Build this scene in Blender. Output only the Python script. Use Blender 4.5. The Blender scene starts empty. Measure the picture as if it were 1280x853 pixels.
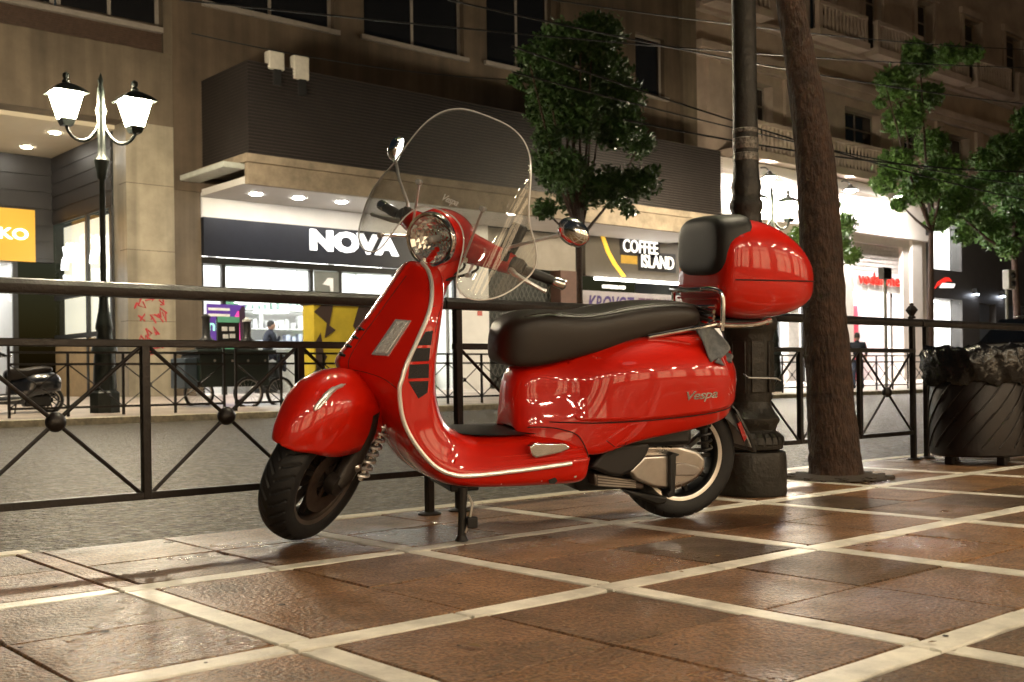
import bpy, math, random
import numpy as np
from mathutils import Vector, Matrix
from mathutils.bvhtree import BVHTree
random.seed(7); rng = np.random.default_rng(7)
PI = math.pi; rad = math.radians
scene = bpy.context.scene
C = scene.collection
# ------------------------------------------------------------------ camera
F, CX, CY, YAW, ROL, H = 1400., 640., 472., rad(49.), rad(-.8), .52
fw = np.array([math.cos(YAW), math.sin(YAW), 0.]); r0 = np.array([math.sin(YAW), -math.cos(YAW), 0.]); u0 = np.array([0, 0, 1.])
cr = math.cos(ROL)*r0+math.sin(ROL)*u0; cu = -math.sin(ROL)*r0+math.cos(ROL)*u0
O = np.array([0, 0, H])
def ray(x, y): return fw+cr*(x-CX)/F-cu*(y-CY)/F
def onz(x, y, z=0.):
    d = ray(x, y); return O+d*(z-H)/d[2]
def ony(x, y, Y):
    d = ray(x, y); return O+d*Y/d[1]
def onx(x, y, X):
    d = ray(x, y); return O+d*X/d[0]
cd = bpy.data.cameras.new('camera'); cam = bpy.data.objects.new('camera', cd); C.objects.link(cam)
cd.sensor_width = 36; cd.lens = F/1280*36; cd.shift_y = (CY-426.5)/1280; cd.clip_start = .05; cd.clip_end = 500
cam.matrix_world = Matrix([[cr[0], cu[0], -fw[0], 0], [cr[1], cu[1], -fw[1], 0], [cr[2], cu[2], -fw[2], H], [0, 0, 0, 1]])
cd.dof.use_dof = True; cd.dof.focus_distance = 3.75; cd.dof.aperture_fstop = 8.0
scene.camera = cam
# ------------------------------------------------------------------ night sky, faint moon-like sun, exposure
w = bpy.data.worlds.new('World'); scene.world = w; w.use_nodes = True
nt = w.node_tree; bg = nt.nodes['Background']
sky = nt.nodes.new('ShaderNodeTexSky'); sky.sky_type = 'NISHITA'; sky.sun_disc = False
sky.sun_elevation = rad(4); sky.sun_rotation = rad(200); sky.air_density = 1; sky.dust_density = 3
nt.links.new(sky.outputs[0], bg.inputs[0]); bg.inputs[1].default_value = .013
sl = bpy.data.lights.new('sun', 'SUN'); sl.energy = .02; sl.angle = rad(10); sl.color = (1, .9, .8)
so = bpy.data.objects.new('sun', sl); C.objects.link(so); so.rotation_euler = (rad(40), 0, rad(-20))
vs = scene.view_settings; vs.view_transform = 'Standard'; vs.look = 'None'; vs.exposure = .2; vs.gamma = 1
scene.render.engine = 'CYCLES'
scene.cycles.use_denoising = True
scene.cycles.max_bounces = 8; scene.cycles.transparent_max_bounces = 24; scene.cycles.diffuse_bounces = 3
scene.cycles.sample_clamp_indirect = 4; scene.cycles.caustics_reflective = False; scene.cycles.caustics_refractive = False
LANT = 520.; SHOP = 30.; NEAR = 2.0   # emission of lantern glass, shop ceilings, shop windows of the near side
# ------------------------------------------------------------------ materials
MATS = {}
def mat(name, col, rough=.5, metal=0., var=.15, scale=6., bump=0., bscale=60., coat=0., rvar=.0, rand=0., spec=.5):
    if name in MATS: return MATS[name]
    m = bpy.data.materials.new(name); m.use_nodes = True; n = m.node_tree; b = n.nodes['Principled BSDF']; L = n.links
    g = n.nodes.new('ShaderNodeNewGeometry')
    b.inputs['Metallic'].default_value = metal; b.inputs['Roughness'].default_value = rough
    b.inputs['Coat Weight'].default_value = coat; b.inputs['Coat Roughness'].default_value = .04
    b.inputs['Specular IOR Level'].default_value = spec
    nz = n.nodes.new('ShaderNodeTexNoise'); nz.inputs['Scale'].default_value = scale; nz.inputs['Detail'].default_value = 6; nz.inputs['Roughness'].default_value = .65
    L.new(g.outputs['Position'], nz.inputs['Vector'])
    rp = n.nodes.new('ShaderNodeValToRGB'); rp.color_ramp.elements[0].position = .3; rp.color_ramp.elements[1].position = .7
    rp.color_ramp.elements[0].color = [c*(1-var) for c in col]+[1]; rp.color_ramp.elements[1].color = [min(1, c*(1+var)) for c in col]+[1]
    L.new(nz.outputs['Fac'], rp.inputs[0]); out = rp.outputs[0]
    if rand:
        oi = n.nodes.new('ShaderNodeObjectInfo'); mr = n.nodes.new('ShaderNodeMapRange'); mr.inputs[3].default_value = 1-rand; mr.inputs[4].default_value = 1+rand
        L.new(oi.outputs['Random'], mr.inputs[0]); mx = n.nodes.new('ShaderNodeMixRGB'); mx.blend_type = 'MULTIPLY'; mx.inputs[0].default_value = 1
        L.new(out, mx.inputs[1]); L.new(mr.outputs[0], mx.inputs[2]); out = mx.outputs[0]
    L.new(out, b.inputs['Base Color'])
    if rvar:
        mr = n.nodes.new('ShaderNodeMapRange'); mr.inputs[1].default_value = .3; mr.inputs[2].default_value = .7
        mr.inputs[3].default_value = max(0, rough-rvar); mr.inputs[4].default_value = min(1, rough+rvar)
        n2 = n.nodes.new('ShaderNodeTexNoise'); n2.inputs['Scale'].default_value = scale*.7; n2.inputs['Detail'].default_value = 4
        L.new(g.outputs['Position'], n2.inputs['Vector']); L.new(n2.outputs['Fac'], mr.inputs[0]); L.new(mr.outputs[0], b.inputs['Roughness'])
    if bump:
        n3 = n.nodes.new('ShaderNodeTexNoise'); n3.inputs['Scale'].default_value = bscale; n3.inputs['Detail'].default_value = 5
        L.new(g.outputs['Position'], n3.inputs['Vector'])
        bp = n.nodes.new('ShaderNodeBump'); bp.inputs['Strength'].default_value = bump; bp.inputs['Distance'].default_value = .01
        L.new(n3.outputs['Fac'], bp.inputs['Height']); L.new(bp.outputs[0], b.inputs['Normal'])
    MATS[name] = m; return m
def emis(name, col, s):
    if name in MATS: return MATS[name]
    m = bpy.data.materials.new(name); m.use_nodes = True; n = m.node_tree; b = n.nodes['Principled BSDF']
    b.inputs['Base Color'].default_value = [*[c*.8 for c in col], 1]; b.inputs['Emission Color'].default_value = [*col, 1]; b.inputs['Emission Strength'].default_value = s
    MATS[name] = m; return m
def glass(name, tint=(1, 1, 1), haze=0., refl=1.):
    m = bpy.data.materials.new(name); m.use_nodes = True; n = m.node_tree; L = n.links; n.nodes.remove(n.nodes['Principled BSDF'])
    o = n.nodes['Material Output']; t = n.nodes.new('ShaderNodeBsdfTransparent'); t.inputs[0].default_value = [*tint, 1]
    gl = n.nodes.new('ShaderNodeBsdfGlossy'); gl.inputs['Roughness'].default_value = .02
    lw = n.nodes.new('ShaderNodeLayerWeight'); lw.inputs[0].default_value = .5; pw = n.nodes.new('ShaderNodeMath'); pw.operation = 'POWER'; pw.inputs[1].default_value = 4.5; L.new(lw.outputs['Facing'], pw.inputs[0])
    mu = n.nodes.new('ShaderNodeMath'); mu.operation = 'MULTIPLY_ADD'; mu.inputs[1].default_value = .75*refl; mu.inputs[2].default_value = .035*refl; mu.use_clamp = True
    L.new(pw.outputs[0], mu.inputs[0]); mx = n.nodes.new('ShaderNodeMixShader'); L.new(mu.outputs[0], mx.inputs[0]); L.new(t.outputs[0], mx.inputs[1]); L.new(gl.outputs[0], mx.inputs[2])
    last = mx.outputs[0]
    if haze:
        d = n.nodes.new('ShaderNodeBsdfDiffuse'); d.inputs[0].default_value = (.8, .8, .8, 1); m2 = n.nodes.new('ShaderNodeMixShader')
        nz = n.nodes.new('ShaderNodeTexNoise'); nz.inputs['Scale'].default_value = 260; nz.inputs['Detail'].default_value = 2
        rp = n.nodes.new('ShaderNodeMapRange'); rp.inputs[1].default_value = .5; rp.inputs[2].default_value = .75; rp.inputs[3].default_value = haze*.5; rp.inputs[4].default_value = haze*2.5
        g = n.nodes.new('ShaderNodeNewGeometry'); L.new(g.outputs['Position'], nz.inputs['Vector']); L.new(nz.outputs['Fac'], rp.inputs[0]); L.new(rp.outputs[0], m2.inputs[0])
        L.new(last, m2.inputs[1]); L.new(d.outputs[0], m2.inputs[2]); last = m2.outputs[0]
    L.new(last, o.inputs[0]); MATS[name] = m; return m

paint = mat('red_paint', (.60, .010, .0015), .38, 0, .05, 3, coat=1., spec=.2)
chrome = mat('chrome', (.85, .85, .84), .16, 1, .1, 20, rvar=.05)
polished = mat('satin_aluminium', (.5, .47, .44), .34, 1, .15, 14, rvar=.1)
blackp = mat('black_plastic', (.012, .012, .012), .42, 0, .2, 20, bump=.05, bscale=300)
rubber = mat('tyre_rubber', (.011, .011, .012), .62, 0, .3, 30, bump=.1, bscale=200)
vinyl = mat('seat_vinyl', (.014, .008, .005), .42, 0, .15, 12, bump=.12, bscale=500)
darkrim = mat('dark_rim_metal', (.10, .085, .075), .38, .8, .2, 20)
whiterim = mat('rim_lip', (.72, .68, .62), .3, .6, .1, 20)
windscreen = glass('windscreen_acrylic', (.86, .86, .84), .05, 2.0)
clearedge = mat('acrylic_edge', (.9, .9, .9), .2, .2, .1, 20)
shopglass = glass('shop_glass', (.95, .97, .97), 0, .9)
lens = mat('clear_lens', (.9, .88, .84), .10, .3, .3, 90, bump=.6, bscale=110, coat=1.)
reflector = mat('lamp_reflector', (.95, .95, .93), .10, .75, .03, 20, coat=1.)
lampglass = glass('lamp_glass', (.97, .97, .97), 0, 1.6)
redglass = mat('red_lens', (.35, .008, .006), .15, 0, .2, 30, coat=1)
fence_m = mat('fence_paint', (.014, .010, .008), .42, .2, .35, 25, bump=.25, bscale=90, rvar=.12)
iron = mat('cast_iron_paint', (.017, .014, .010), .48, .2, .35, 18, bump=.4, bscale=50, rvar=.12)
ironfar = mat('cast_iron_green', (.02, .026, .022), .45, .2, .3, 8, bump=.2, bscale=30)
bark = mat('bark', (.048, .024, .014), .85, 0, .6, 18, bump=1., bscale=60)
for n_ in list(bark.node_tree.nodes):
    if n_.type == 'BUMP':
        n_.inputs['Distance'].default_value = .03
        vm = bark.node_tree.nodes.new('ShaderNodeVectorMath'); vm.operation = 'MULTIPLY'; vm.inputs[1].default_value = (1, 1, .35)
        nz_ = n_.inputs['Height'].links[0].from_node; bark.node_tree.links.new(nz_.inputs['Vector'].links[0].from_socket, vm.inputs[0]); bark.node_tree.links.new(vm.outputs[0], nz_.inputs['Vector'])
bright = mat('bright_steel', (.85, .85, .85), .3, .7, .1, 20)
cloth = mat('grey_cloth', (.16, .17, .18), .95, 0, .25, 60, bump=.5, bscale=400)
bag = mat('bin_bag', (.005, .0045, .0045), .2, 0, .3, 10, bump=.3, bscale=32)
for n_ in bag.node_tree.nodes:
    if n_.type == 'BUMP': n_.inputs['Distance'].default_value = .02
    if n_.type == 'TEX_NOISE': n_.inputs['Detail'].default_value = 2
binm = mat('bin_metal', (.008, .004, .003), .38, .3, .35, 8, bump=.2, bscale=30, rvar=.12)
# ------------------------------------------------------------------ mesh builder
WL = {}
class MB:
    def __init__(s): s.v = []; s.f = []
    def add(s, vs, fs):
        o = len(s.v); s.v += [tuple(map(float, p)) for p in vs]; s.f += [tuple(i+o for i in f) for f in fs]; return s
    def box(s, x0, x1, y0, y1, z0, z1, M=None):
        p = [(x, y, z) for z in (z0, z1) for y in (y0, y1) for x in (x0, x1)]
        if M is not None: p = [tuple(M @ Vector(q)) for q in p]
        return s.add(p, [(0, 2, 3, 1), (4, 5, 7, 6), (0, 1, 5, 4), (2, 6, 7, 3), (0, 4, 6, 2), (1, 3, 7, 5)])
    def tube(s, path, r, n=8, closed=False, cap=True):
        P = [Vector(p) for p in path]; m = len(P)
        R = r if isinstance(r, (list, tuple)) else [r]*m
        rings = []; up = None
        for i in range(m):
            a = P[i-1] if (i or closed) else P[i]; b = P[(i+1) % m] if (i < m-1 or closed) else P[i]
            t = (b-a).normalized()
            if up is None: up = Vector((0, 0, 1)) if abs(t.z) < .9 else Vector((1, 0, 0))
            up = (up-t*up.dot(t)); up = up.normalized() if up.length > 1e-6 else t.orthogonal().normalized()
            sd = t.cross(up)
            rings.append([P[i]+(up*math.cos(k*2*PI/n)+sd*math.sin(k*2*PI/n))*R[i] for k in range(n)])
        return s.loft(rings, closed_path=closed, cap=cap and not closed)
    def loft(s, secs, closed_sec=True, closed_path=False, cap=True):
        n = len(secs[0]); m = len(secs); vs = [p for q in secs for p in q]; fs = []
        for i in range(m if closed_path else m-1):
            j = (i+1) % m
            for k in range(n if closed_sec else n-1):
                l = (k+1) % n; fs.append((i*n+k, j*n+k, j*n+l, i*n+l))
        if cap and closed_sec: fs += [tuple(range(n)), tuple(range(m*n-1, (m-1)*n-1, -1))]
        return s.add(vs, fs)
    def lathe(s, prof, n=32, M=None, cap=True):
        # prof: (r, h) pairs around local z
        secs = []
        for r, h in prof:
            q = [Vector((r*math.cos(2*PI*k/n), r*math.sin(2*PI*k/n), h)) for k in range(n)]
            secs.append([M @ p for p in q] if M is not None else q)
        return s.loft(secs, cap=cap)
    def prism(s, pts, vec):
        n = len(pts); vec = Vector(vec); a = [Vector(p) for p in pts]
        return s.add(a+[p+vec for p in a], [tuple(range(n-1, -1, -1)), tuple(range(n, 2*n))]+[(i, (i+1) % n, (i+1) % n+n, i+n) for i in range(n)])
    def xf(s, fn): s.v = [tuple(fn(p)) for p in s.v]; return s
    def build(s, name, m, parent=None, local=False, smooth=35, sub=0, bevel=0, bseg=2, fix=True):
        me = bpy.data.meshes.new(name)
        v = s.v; base = Vector((0, 0, 0))
        if parent is not None and not local: base = WL.get(parent, base); v = [(p[0]-base[0], p[1]-base[1], p[2]-base[2]) for p in v]
        me.from_pydata(v, [], s.f); me.update()
        if fix:
            import bmesh
            bm = bmesh.new(); bm.from_mesh(me); bmesh.ops.recalc_face_normals(bm, faces=bm.faces); bm.to_mesh(me); bm.free()
        me.materials.append(m)
        if smooth:
            me.shade_smooth()
            if not sub and smooth < 170: me.set_sharp_from_angle(angle=rad(smooth))
        o = bpy.data.objects.new(name, me); C.objects.link(o); o.parent = parent
        if parent is not None and not local: WL[o] = base
        if bevel:
            md = o.modifiers.new('bevel', 'BEVEL'); md.width = bevel; md.segments = bseg; md.limit_method = 'ANGLE'; md.angle_limit = rad(40)
        if sub:
            md = o.modifiers.new('sub', 'SUBSURF'); md.levels = sub; md.render_levels = sub
        return o
def thing(name, label, cat, loc=(0, 0, 0), group=None):
    o = bpy.data.objects.new(name, None); C.objects.link(o); o.location = loc; o.empty_display_size = .1; WL[o] = Vector(loc)
    return tag(o, label, cat, group)
def tag(o, label, cat, group=None):
    o['label'] = label; o['category'] = cat
    if group: o['group'] = group
    return o
def kind(o, k): o['kind'] = k; return o
def Bx(name, m, parent, *b, bevel=0, **k): return MB().box(*b).build(name, m, parent, smooth=0 if not bevel else 35, bevel=bevel, **k)
def copy_tree(o, parent=None):
    c = o.copy(); C.objects.link(c); c.parent = parent
    for ch in list(o.children): copy_tree(ch, c)
    return c
def text_mesh(s, size=1., offset=0., extrude=.02, res=3, shear=0., spacing=1.):
    cu_ = bpy.data.curves.new('t', 'FONT'); cu_.body = s; cu_.size = size; cu_.offset = offset; cu_.extrude = extrude; cu_.resolution_u = res; cu_.shear = shear; cu_.space_character = spacing
    ob = bpy.data.objects.new('t', cu_); C.objects.link(ob); bpy.context.view_layer.update()
    me = bpy.data.meshes.new_from_object(ob.evaluated_get(bpy.context.evaluated_depsgraph_get()))
    v = [tuple(p.co) for p in me.vertices]; f = [tuple(p.vertices) for p in me.polygons]
    bpy.data.objects.remove(ob); bpy.data.curves.remove(cu_); bpy.data.meshes.remove(me)
    return v, f
def wall_text(name, s, m, parent, x0, x1, z0, z1, y, offset=.0, th=.03, **k):
    # lettering on a wall that faces -y, fitted to a box
    v, f = text_mesh(s, 1., offset, .5, **k); a = np.array(v); lo = a.min(0); hi = a.max(0)
    a = (a-lo)/(hi-lo); b = MB(); b.add([(x0+p[0]*(x1-x0), y-th*(p[2]), z0+p[1]*(z1-z0)) for p in a], f)
    return b.build(name, m, parent, smooth=0, fix=False)
# ================================================================== SETTING
# ------------------------------------------------------------------ near pavement, laid tile by tile
def tile_material():
    m = bpy.data.materials.new('pavement_tile'); m.use_nodes = True; n = m.node_tree; b = n.nodes['Principled BSDF']; L = n.links
    g = n.nodes.new('ShaderNodeNewGeometry'); oi = n.nodes.new('ShaderNodeObjectInfo')
    rp = n.nodes.new('ShaderNodeValToRGB'); e = rp.color_ramp.elements
    e[0].position = 0; e[0].color = (.070, .042, .024, 1); e[1].position = 1; e[1].color = (.225, .110, .046, 1)
    for p, c in ((.2, (.135, .072, .035)), (.55, (.19, .096, .042)), (.8, (.155, .083, .042))): el = rp.color_ramp.elements.new(p); el.color = [*c, 1]
    L.new(oi.outputs['Random'], rp.inputs[0]); b.inputs['Specular IOR Level'].default_value = .28
    n1 = n.nodes.new('ShaderNodeTexNoise'); n1.inputs['Scale'].default_value = 3.2; n1.inputs['Detail'].default_value = 9; n1.inputs['Roughness'].default_value = .7
    n2 = n.nodes.new('ShaderNodeTexNoise'); n2.inputs['Scale'].default_value = 105; n2.inputs['Detail'].default_value = 3
    L.new(g.outputs['Position'], n1.inputs['Vector']); L.new(g.outputs['Position'], n2.inputs['Vector'])
    def mr(src, a, b_, c, d):
        k = n.nodes.new('ShaderNodeMapRange'); k.inputs[1].default_value = a; k.inputs[2].default_value = b_; k.inputs[3].default_value = c; k.inputs[4].default_value = d; L.new(src, k.inputs[0]); return k.outputs[0]
    def mul(a, b_):
        k = n.nodes.new('ShaderNodeMixRGB'); k.blend_type = 'MULTIPLY'; k.inputs[0].default_value = 1; L.new(a, k.inputs[1]); L.new(b_, k.inputs[2]); return k.outputs[0]
    c = mul(rp.outputs[0], mr(n1.outputs['Fac'], .3, .7, .45, 1.4)); c = mul(c, mr(n2.outputs['Fac'], .38, .62, .5, 1.5)); L.new(c, b.inputs['Base Color'])
    n4 = n.nodes.new('ShaderNodeTexNoise'); n4.inputs['Scale'].default_value = 1.5; n4.inputs['Detail'].default_value = 5; L.new(g.outputs['Position'], n4.inputs['Vector'])
    wet = mr(n4.outputs['Fac'], .48, .60, 1.05, .6); rr = n.nodes.new('ShaderNodeMath'); rr.operation = 'MULTIPLY'; L.new(mr(n1.outputs['Fac'], .35, .65, .52, .36), rr.inputs[0]); L.new(wet, rr.inputs[1]); L.new(rr.outputs[0], b.inputs['Roughness'])
    ad = n.nodes.new('ShaderNodeMath'); ad.operation = 'MULTIPLY_ADD'; ad.inputs[1].default_value = 1.0
    n3 = n.nodes.new('ShaderNodeTexNoise'); n3.inputs['Scale'].default_value = 45; n3.inputs['Detail'].default_value = 4; L.new(g.outputs['Position'], n3.inputs['Vector'])
    L.new(n2.outputs['Fac'], ad.inputs[0]); L.new(n3.outputs['Fac'], ad.inputs[2])
    bp = n.nodes.new('ShaderNodeBump'); bp.inputs['Strength'].default_value = .9; bp.inputs['Distance'].default_value = .006; L.new(ad.outputs[0], bp.inputs['Height']); L.new(bp.outputs[0], b.inputs['Normal'])
    return m
tile_m = tile_material()
strip_m = mat('marble_strip', (.62, .58, .50), .42, 0, .35, 7, bump=.3, bscale=70, rvar=.12, rand=.14, spec=.3)
joint_m = mat('joint_mortar', (.035, .028, .022), .9, 0, .4, 20, bump=.4)
GX, GY, SW = .868, .845, .076
X0, Y0 = 1.13, 1.085      # centre of a cross strip / of a long strip
pave = kind(MB().box(-30, 80, -5, 3.575, -.3, -.018).build('pavement', joint_m), 'structure')
def slab(lx, ly, h=.03, c=.003, jit=.0012):
    b = MB(); gx, gy = random.uniform(-jit, jit)/lx, random.uniform(-jit, jit)/ly; q = []
    cs = [(-lx/2, -ly/2), (lx/2, -ly/2), (lx/2, ly/2), (-lx/2, ly/2)]; n = 5
    for (ax_, ay_), (bx_, by_) in zip(cs, cs[1:]+cs[:1]):
        for k in range(n):
            f = k/n; ch = random.uniform(.0, .0022)+(.008 if random.random() < .06 else 0)
            q.append(((ax_+(bx_-ax_)*f)*(1-ch/lx*2), (ay_+(by_-ay_)*f)*(1-ch/ly*2)))
    b.loft([[(x, y, -h) for x, y in q], [(x, y, -c+x*gx+y*gy) for x, y in q], [(x*(1-c*2/lx), y*(1-c*2/ly), x*gx+y*gy) for x, y in q]])
    return b
tw, tl = (GX-SW)/2-.004, (GY-SW)/2-.004
def shared(b, name, m): me = b.build(name, m, smooth=0); d = me.data; bpy.data.objects.remove(me); return d
tiles = [shared(slab(tw, tl), 'tile', tile_m) for _ in range(8)]
sl_x = [shared(slab(GX*.5-.003, SW-.004), 'strip_slab', strip_m) for _ in range(6)]
sl_y = [shared(slab(SW-.004, (GY-SW)-.004), 'strip_slab', strip_m) for _ in range(6)]
tile_n = shared(slab(SW-.004, (GY-SW)-.004), 'tile', tile_m)
def put(me, name, x, y, z=0., rz=0.):
    o = bpy.data.objects.new(name, me); C.objects.link(o); o.parent = pave; o.location = (x, y, z); o.rotation_euler = (random.gauss(0, .0015), random.gauss(0, .0015), rz); return o
far_t = MB(); far_s = MB(); nt_ = ns_ = 0
for i in range(-14, 46):
    for j in range(-5, 3):
        x, y = X0+i*GX, Y0+j*GY
        near = -1 <= i <= 8 and -1 <= j <= 2
        for a in (0, 1):
            for b_ in (0, 1):
                tx, ty = x+SW/2+(a+.5)*(GX-SW)/2, y+SW/2+(b_+.5)*(GY-SW)/2
                if near: put(random.choice(tiles), 'tile', tx, ty, random.uniform(-.0012, .0012), random.choice((0, PI))); nt_ += 1
                else: far_t.box(tx-tw/2, tx+tw/2, ty-tl/2, ty+tl/2, -.03, random.uniform(-.0012, .0012))
        if near:
            if j == 2 and i < 1: put(tile_n, 'tile', x, y+GY/2, 0)
            else: put(random.choice(sl_y), 'strip_slab', x, y+GY/2, random.uniform(0, .0015))
            for a in (0, 1): put(random.choice(sl_x), 'strip_slab', x-SW/2+(a+.5)*GX/2, y, random.uniform(0, .0015))
        else:
            far_s.box(x-SW/2+.002, x+SW/2-.002, y+SW/2+.002, y+GY-SW/2-.002, -.03, .0006)
            far_s.box(x-SW/2+.002, x+GX-SW/2-.002, y-SW/2+.002, y+SW/2-.002, -.03, .0008)
kind(far_t.build('tile_field', tile_m, pave, smooth=0, fix=False), 'stuff'); kind(far_s.build('strip_field', strip_m, pave, smooth=0, fix=False), 'stuff')
# ------------------------------------------------------------------ road and kerbs
road_m = mat('asphalt', (.070, .055, .030), .55, 0, .95, 34, bump=1., bscale=36, rvar=.15, spec=.35)
for n_ in road_m.node_tree.nodes:
    if n_.type == 'BUMP': n_.inputs['Distance'].default_value = .06
kind(MB().box(-60, 160, 3.66, 17.0, -.4, -.10).build('road', road_m, smooth=0), 'structure')
kerb_m = mat('kerb_stone', (.60, .55, .42), .5, 0, .35, 9, bump=.4, bscale=50, rand=.12)
kerb = kind(MB().box(-30, 80, 3.578, 3.655, -.35, -.03).build('kerb', mat('kerb_bed', (.12, .10, .08), .9), smooth=0), 'structure')
x = -3.
for i in range(26):
    l = random.uniform(.7, 1.0)
    if not (1.5 < x+l/2 < 1.75 or 7.4 < x < 7.9): MB().box(x, x+l-.006, 3.58, 3.657, -.12, .002+random.uniform(-.002, .003)).build('kerb_stone', kerb_m, kerb, bevel=.006)
    x += l
fp_m = mat('far_paving', (.48, .41, .35), .45, 0, .3, 1.2, bump=.15, bscale=12, rvar=.12)
b = MB(); b.add([(-60, 17.0, -.3), (160, 17.0, -.3), (160, 17.0, 0), (-60, 17.0, 0), (-60, 31, .2), (160, 31, .2), (-60, 24.4, .2), (160, 24.4, .2)],
                [(0, 1, 2, 3), (3, 2, 7, 6), (6, 7, 5, 4)])
kind(b.build('pavement', fp_m, smooth=0), 'structure')
kb = kind(MB().box(-60, 160, 16.82, 16.997, -.4, .004).build('kerb', kerb_m, smooth=0, bevel=.01), 'structure')
# ------------------------------------------------------------------ guard rail beside the scooter (two bolted sections)
def guard_section(label, xs, ends, y=3.44, group='guard rail sections along the kerb'):
    t = thing('guard_rail', label, 'guard rail', (xs[0], y, 0), group)
    x0, x1 = xs[0]-.02, xs[-1]+.02
    m = fence_m
    # handrail with a rounded top
    prof = [(-.026, .788), (.026, .788), (.030, .80), (.030, .815), (.020, .829), (0, .834), (-.020, .829), (-.030, .815), (-.030, .80)]
    MB().loft([[(xx, y+a, z) for a, z in prof] for xx in np.linspace(x0-.05, x1+.05, 9)]).build('handrail', m, t)
    MB().box(x0, x1, y-.013, y+.013, .632, .656).build('middle_rail', m, t, bevel=.003)
    MB().box(x0, x1, y-.011, y+.011, .150, .174).build('bottom_rail', m, t, bevel=.003)
    for i, xx in enumerate(xs):
        e = xx in ends
        hw = .0145 if e else .0135
        MB().box(xx-hw, xx+hw, y-hw, y+hw, -.02 if e else .151, .79 if e else .64).build('post', m, t, bevel=.003)
        if e: MB().lathe([(.045, 0), (.045, .006), (.03, .012)], 16, Matrix.Translation((xx, y, 0))).build('base_plate', m, t)
    for a, b_ in zip(xs[:-1], xs[1:]):
        xm, zm = (a+b_)/2, .405
        for (px, pz) in ((a+.012, .635), (b_-.012, .635), (a+.012, .165), (b_-.012, .165)):
            MB().tube([(px, y, pz), (xm, y, zm)], .0065, 8).build('brace', m, t)
        bs = MB().lathe([(.002, -.026), (.018, -.022), (.028, -.012), (.031, 0), (.028, .012), (.018, .022), (.002, .026)], 20, Matrix.Translation((xm, y, zm)) @ Matrix.Rotation(PI/2, 4, 'X')).build('boss', m, t)
    return t
A = [2.564-.557*k for k in range(9)][::-1]
guard_section('dark guard rail section behind the scooter front wheel, broad handrail and X braces', A, (A[0], A[-1]))
B_ = [2.711+.569*k for k in range(7)]
g2 = guard_section('dark guard rail section between scooter seat and litter bin, diamond knob on its end post', B_, (B_[0], B_[-1]))
MB().lathe([(.02, .834), (.024, .842), (.014, .852), (.018, .858), (.036, .885), (.018, .908), (.010, .912), (.014, .92), (.002, .928)], 4, Matrix.Translation((B_[-1], 3.44, 0)) @ Matrix.Rotation(rad(20), 4, 'Z')).build('finial', fence_m, g2, smooth=0)
Cc = [6.28+.569*k for k in range(12)]
guard_section('dark guard rail section running on past the litter bin', Cc, (Cc[0], Cc[-1]))
# ------------------------------------------------------------------ big lamp post behind the scooter
lantern_glass = emis('lantern_glass', (1., .85, .61), LANT)
def lantern(t, c, s=1., m=ironfar):
    # four-sided tapered lantern standing on c (bottom centre)
    cx, cy, cz = c; q = lambda h, z: [(cx+a*h*s, cy+b*h*s, cz+z*s) for a, b in ((-1, -1), (1, -1), (1, 1), (-1, 1))]
    l = MB().loft([q(.07, 0), q(.10, .08), q(.105, .10)]).build('lantern', m, t, smooth=0)
    gp = MB().loft([q(.10, .102), q(.185, .47)]).build('lantern_glass', lantern_glass, l, smooth=0)
    for a, b in ((-1, -1), (1, -1), (1, 1), (-1, 1)): MB().tube([(cx+a*.103*s, cy+b*.103*s, cz+.1*s), (cx+a*.19*s, cy+b*.19*s, cz+.475*s)], .009*s, 6).build('lantern_bar', m, l)
    MB().loft([q(.25, .465), q(.235, .49), q(.17, .55), q(.09, .60), q(.05, .62)]).build('lantern_cap', m, l, smooth=0)
    MB().lathe([(.05, .62), (.06, .65), (.03, .68), (.05, .72), (.045, .76), (.005, .79)], 12, Matrix.Translation(c) @ Matrix.Scale(s, 4)).build('lantern_finial', m, l)
    return l
def lamp_arm(t, base, top, r=.028, m=ironfar):
    bx, by, bz = base; tx, ty, tz = top; P = []
    for k in range(13):
        a = k/12; ang = PI*a
        f = (1-math.cos(ang))/2
        P.append((bx+(tx-bx)*f, by+(ty-by)*f, bz+(tz-bz)*a**2-.42*math.sin(ang)**1.2*(1-.1*a)))
    MB().tube(P, r, 8).build('arm', m, t)
bp = onz(938, 618); bx, by = bp[0], bp[1]
t = thing('street_lamp', 'massive cast iron lamp post on round plinth, right behind the scooter tail', 'street lamp', (bx, by, 0))
D = float((bp-O) @ fw); pm = D/F
def lz(py): return H+(469-py)*pm       # height of a pixel row at the post
MT = Matrix.Translation((bx, by, 0))
MB().lathe([(.152, 0), (.155, .01), (.155, .16), (.150, .185), (.142, .19)], 40, MT).build('plinth', iron, t)
fl = []
for k, (r_, h_) in enumerate([(.120, .19), (.140, .20), (.146, .225), (.138, .25), (.120, .265), (.112, .28), (.118, .30), (.128, .315), (.128, .33), (.112, .35), (.098, .375), (.092, .40)]): fl.append((r_, h_))
MB().lathe(fl, 40, MT).build('base_moulding', iron, t)
lv = MB()
for k in range(26):
    a = 2*PI*k/26; R = Matrix.Translation((bx, by, 0)) @ Matrix.Rotation(a, 4, 'Z')
    lv.loft([[R @ Vector((.132+d, yy, z)) for yy in (-.012, 0, .012)] for d, z in ((0, .2), (.016, .222), (.013, .25), (-.008, .27))], closed_sec=False)
lv.build('leaf_collar', iron, t)
MB().lathe([(.092, .40), (.094, .42), (.100, .46), (.103, .60), (.106, .68), (.112, .70), (.122, .72), (.126, .74), (.118, .76), (.100, .78), (.082, .80), (.075, .86), (.078, .90), (.07, .95)], 40, MT).build('pedestal', iron, t)
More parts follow.
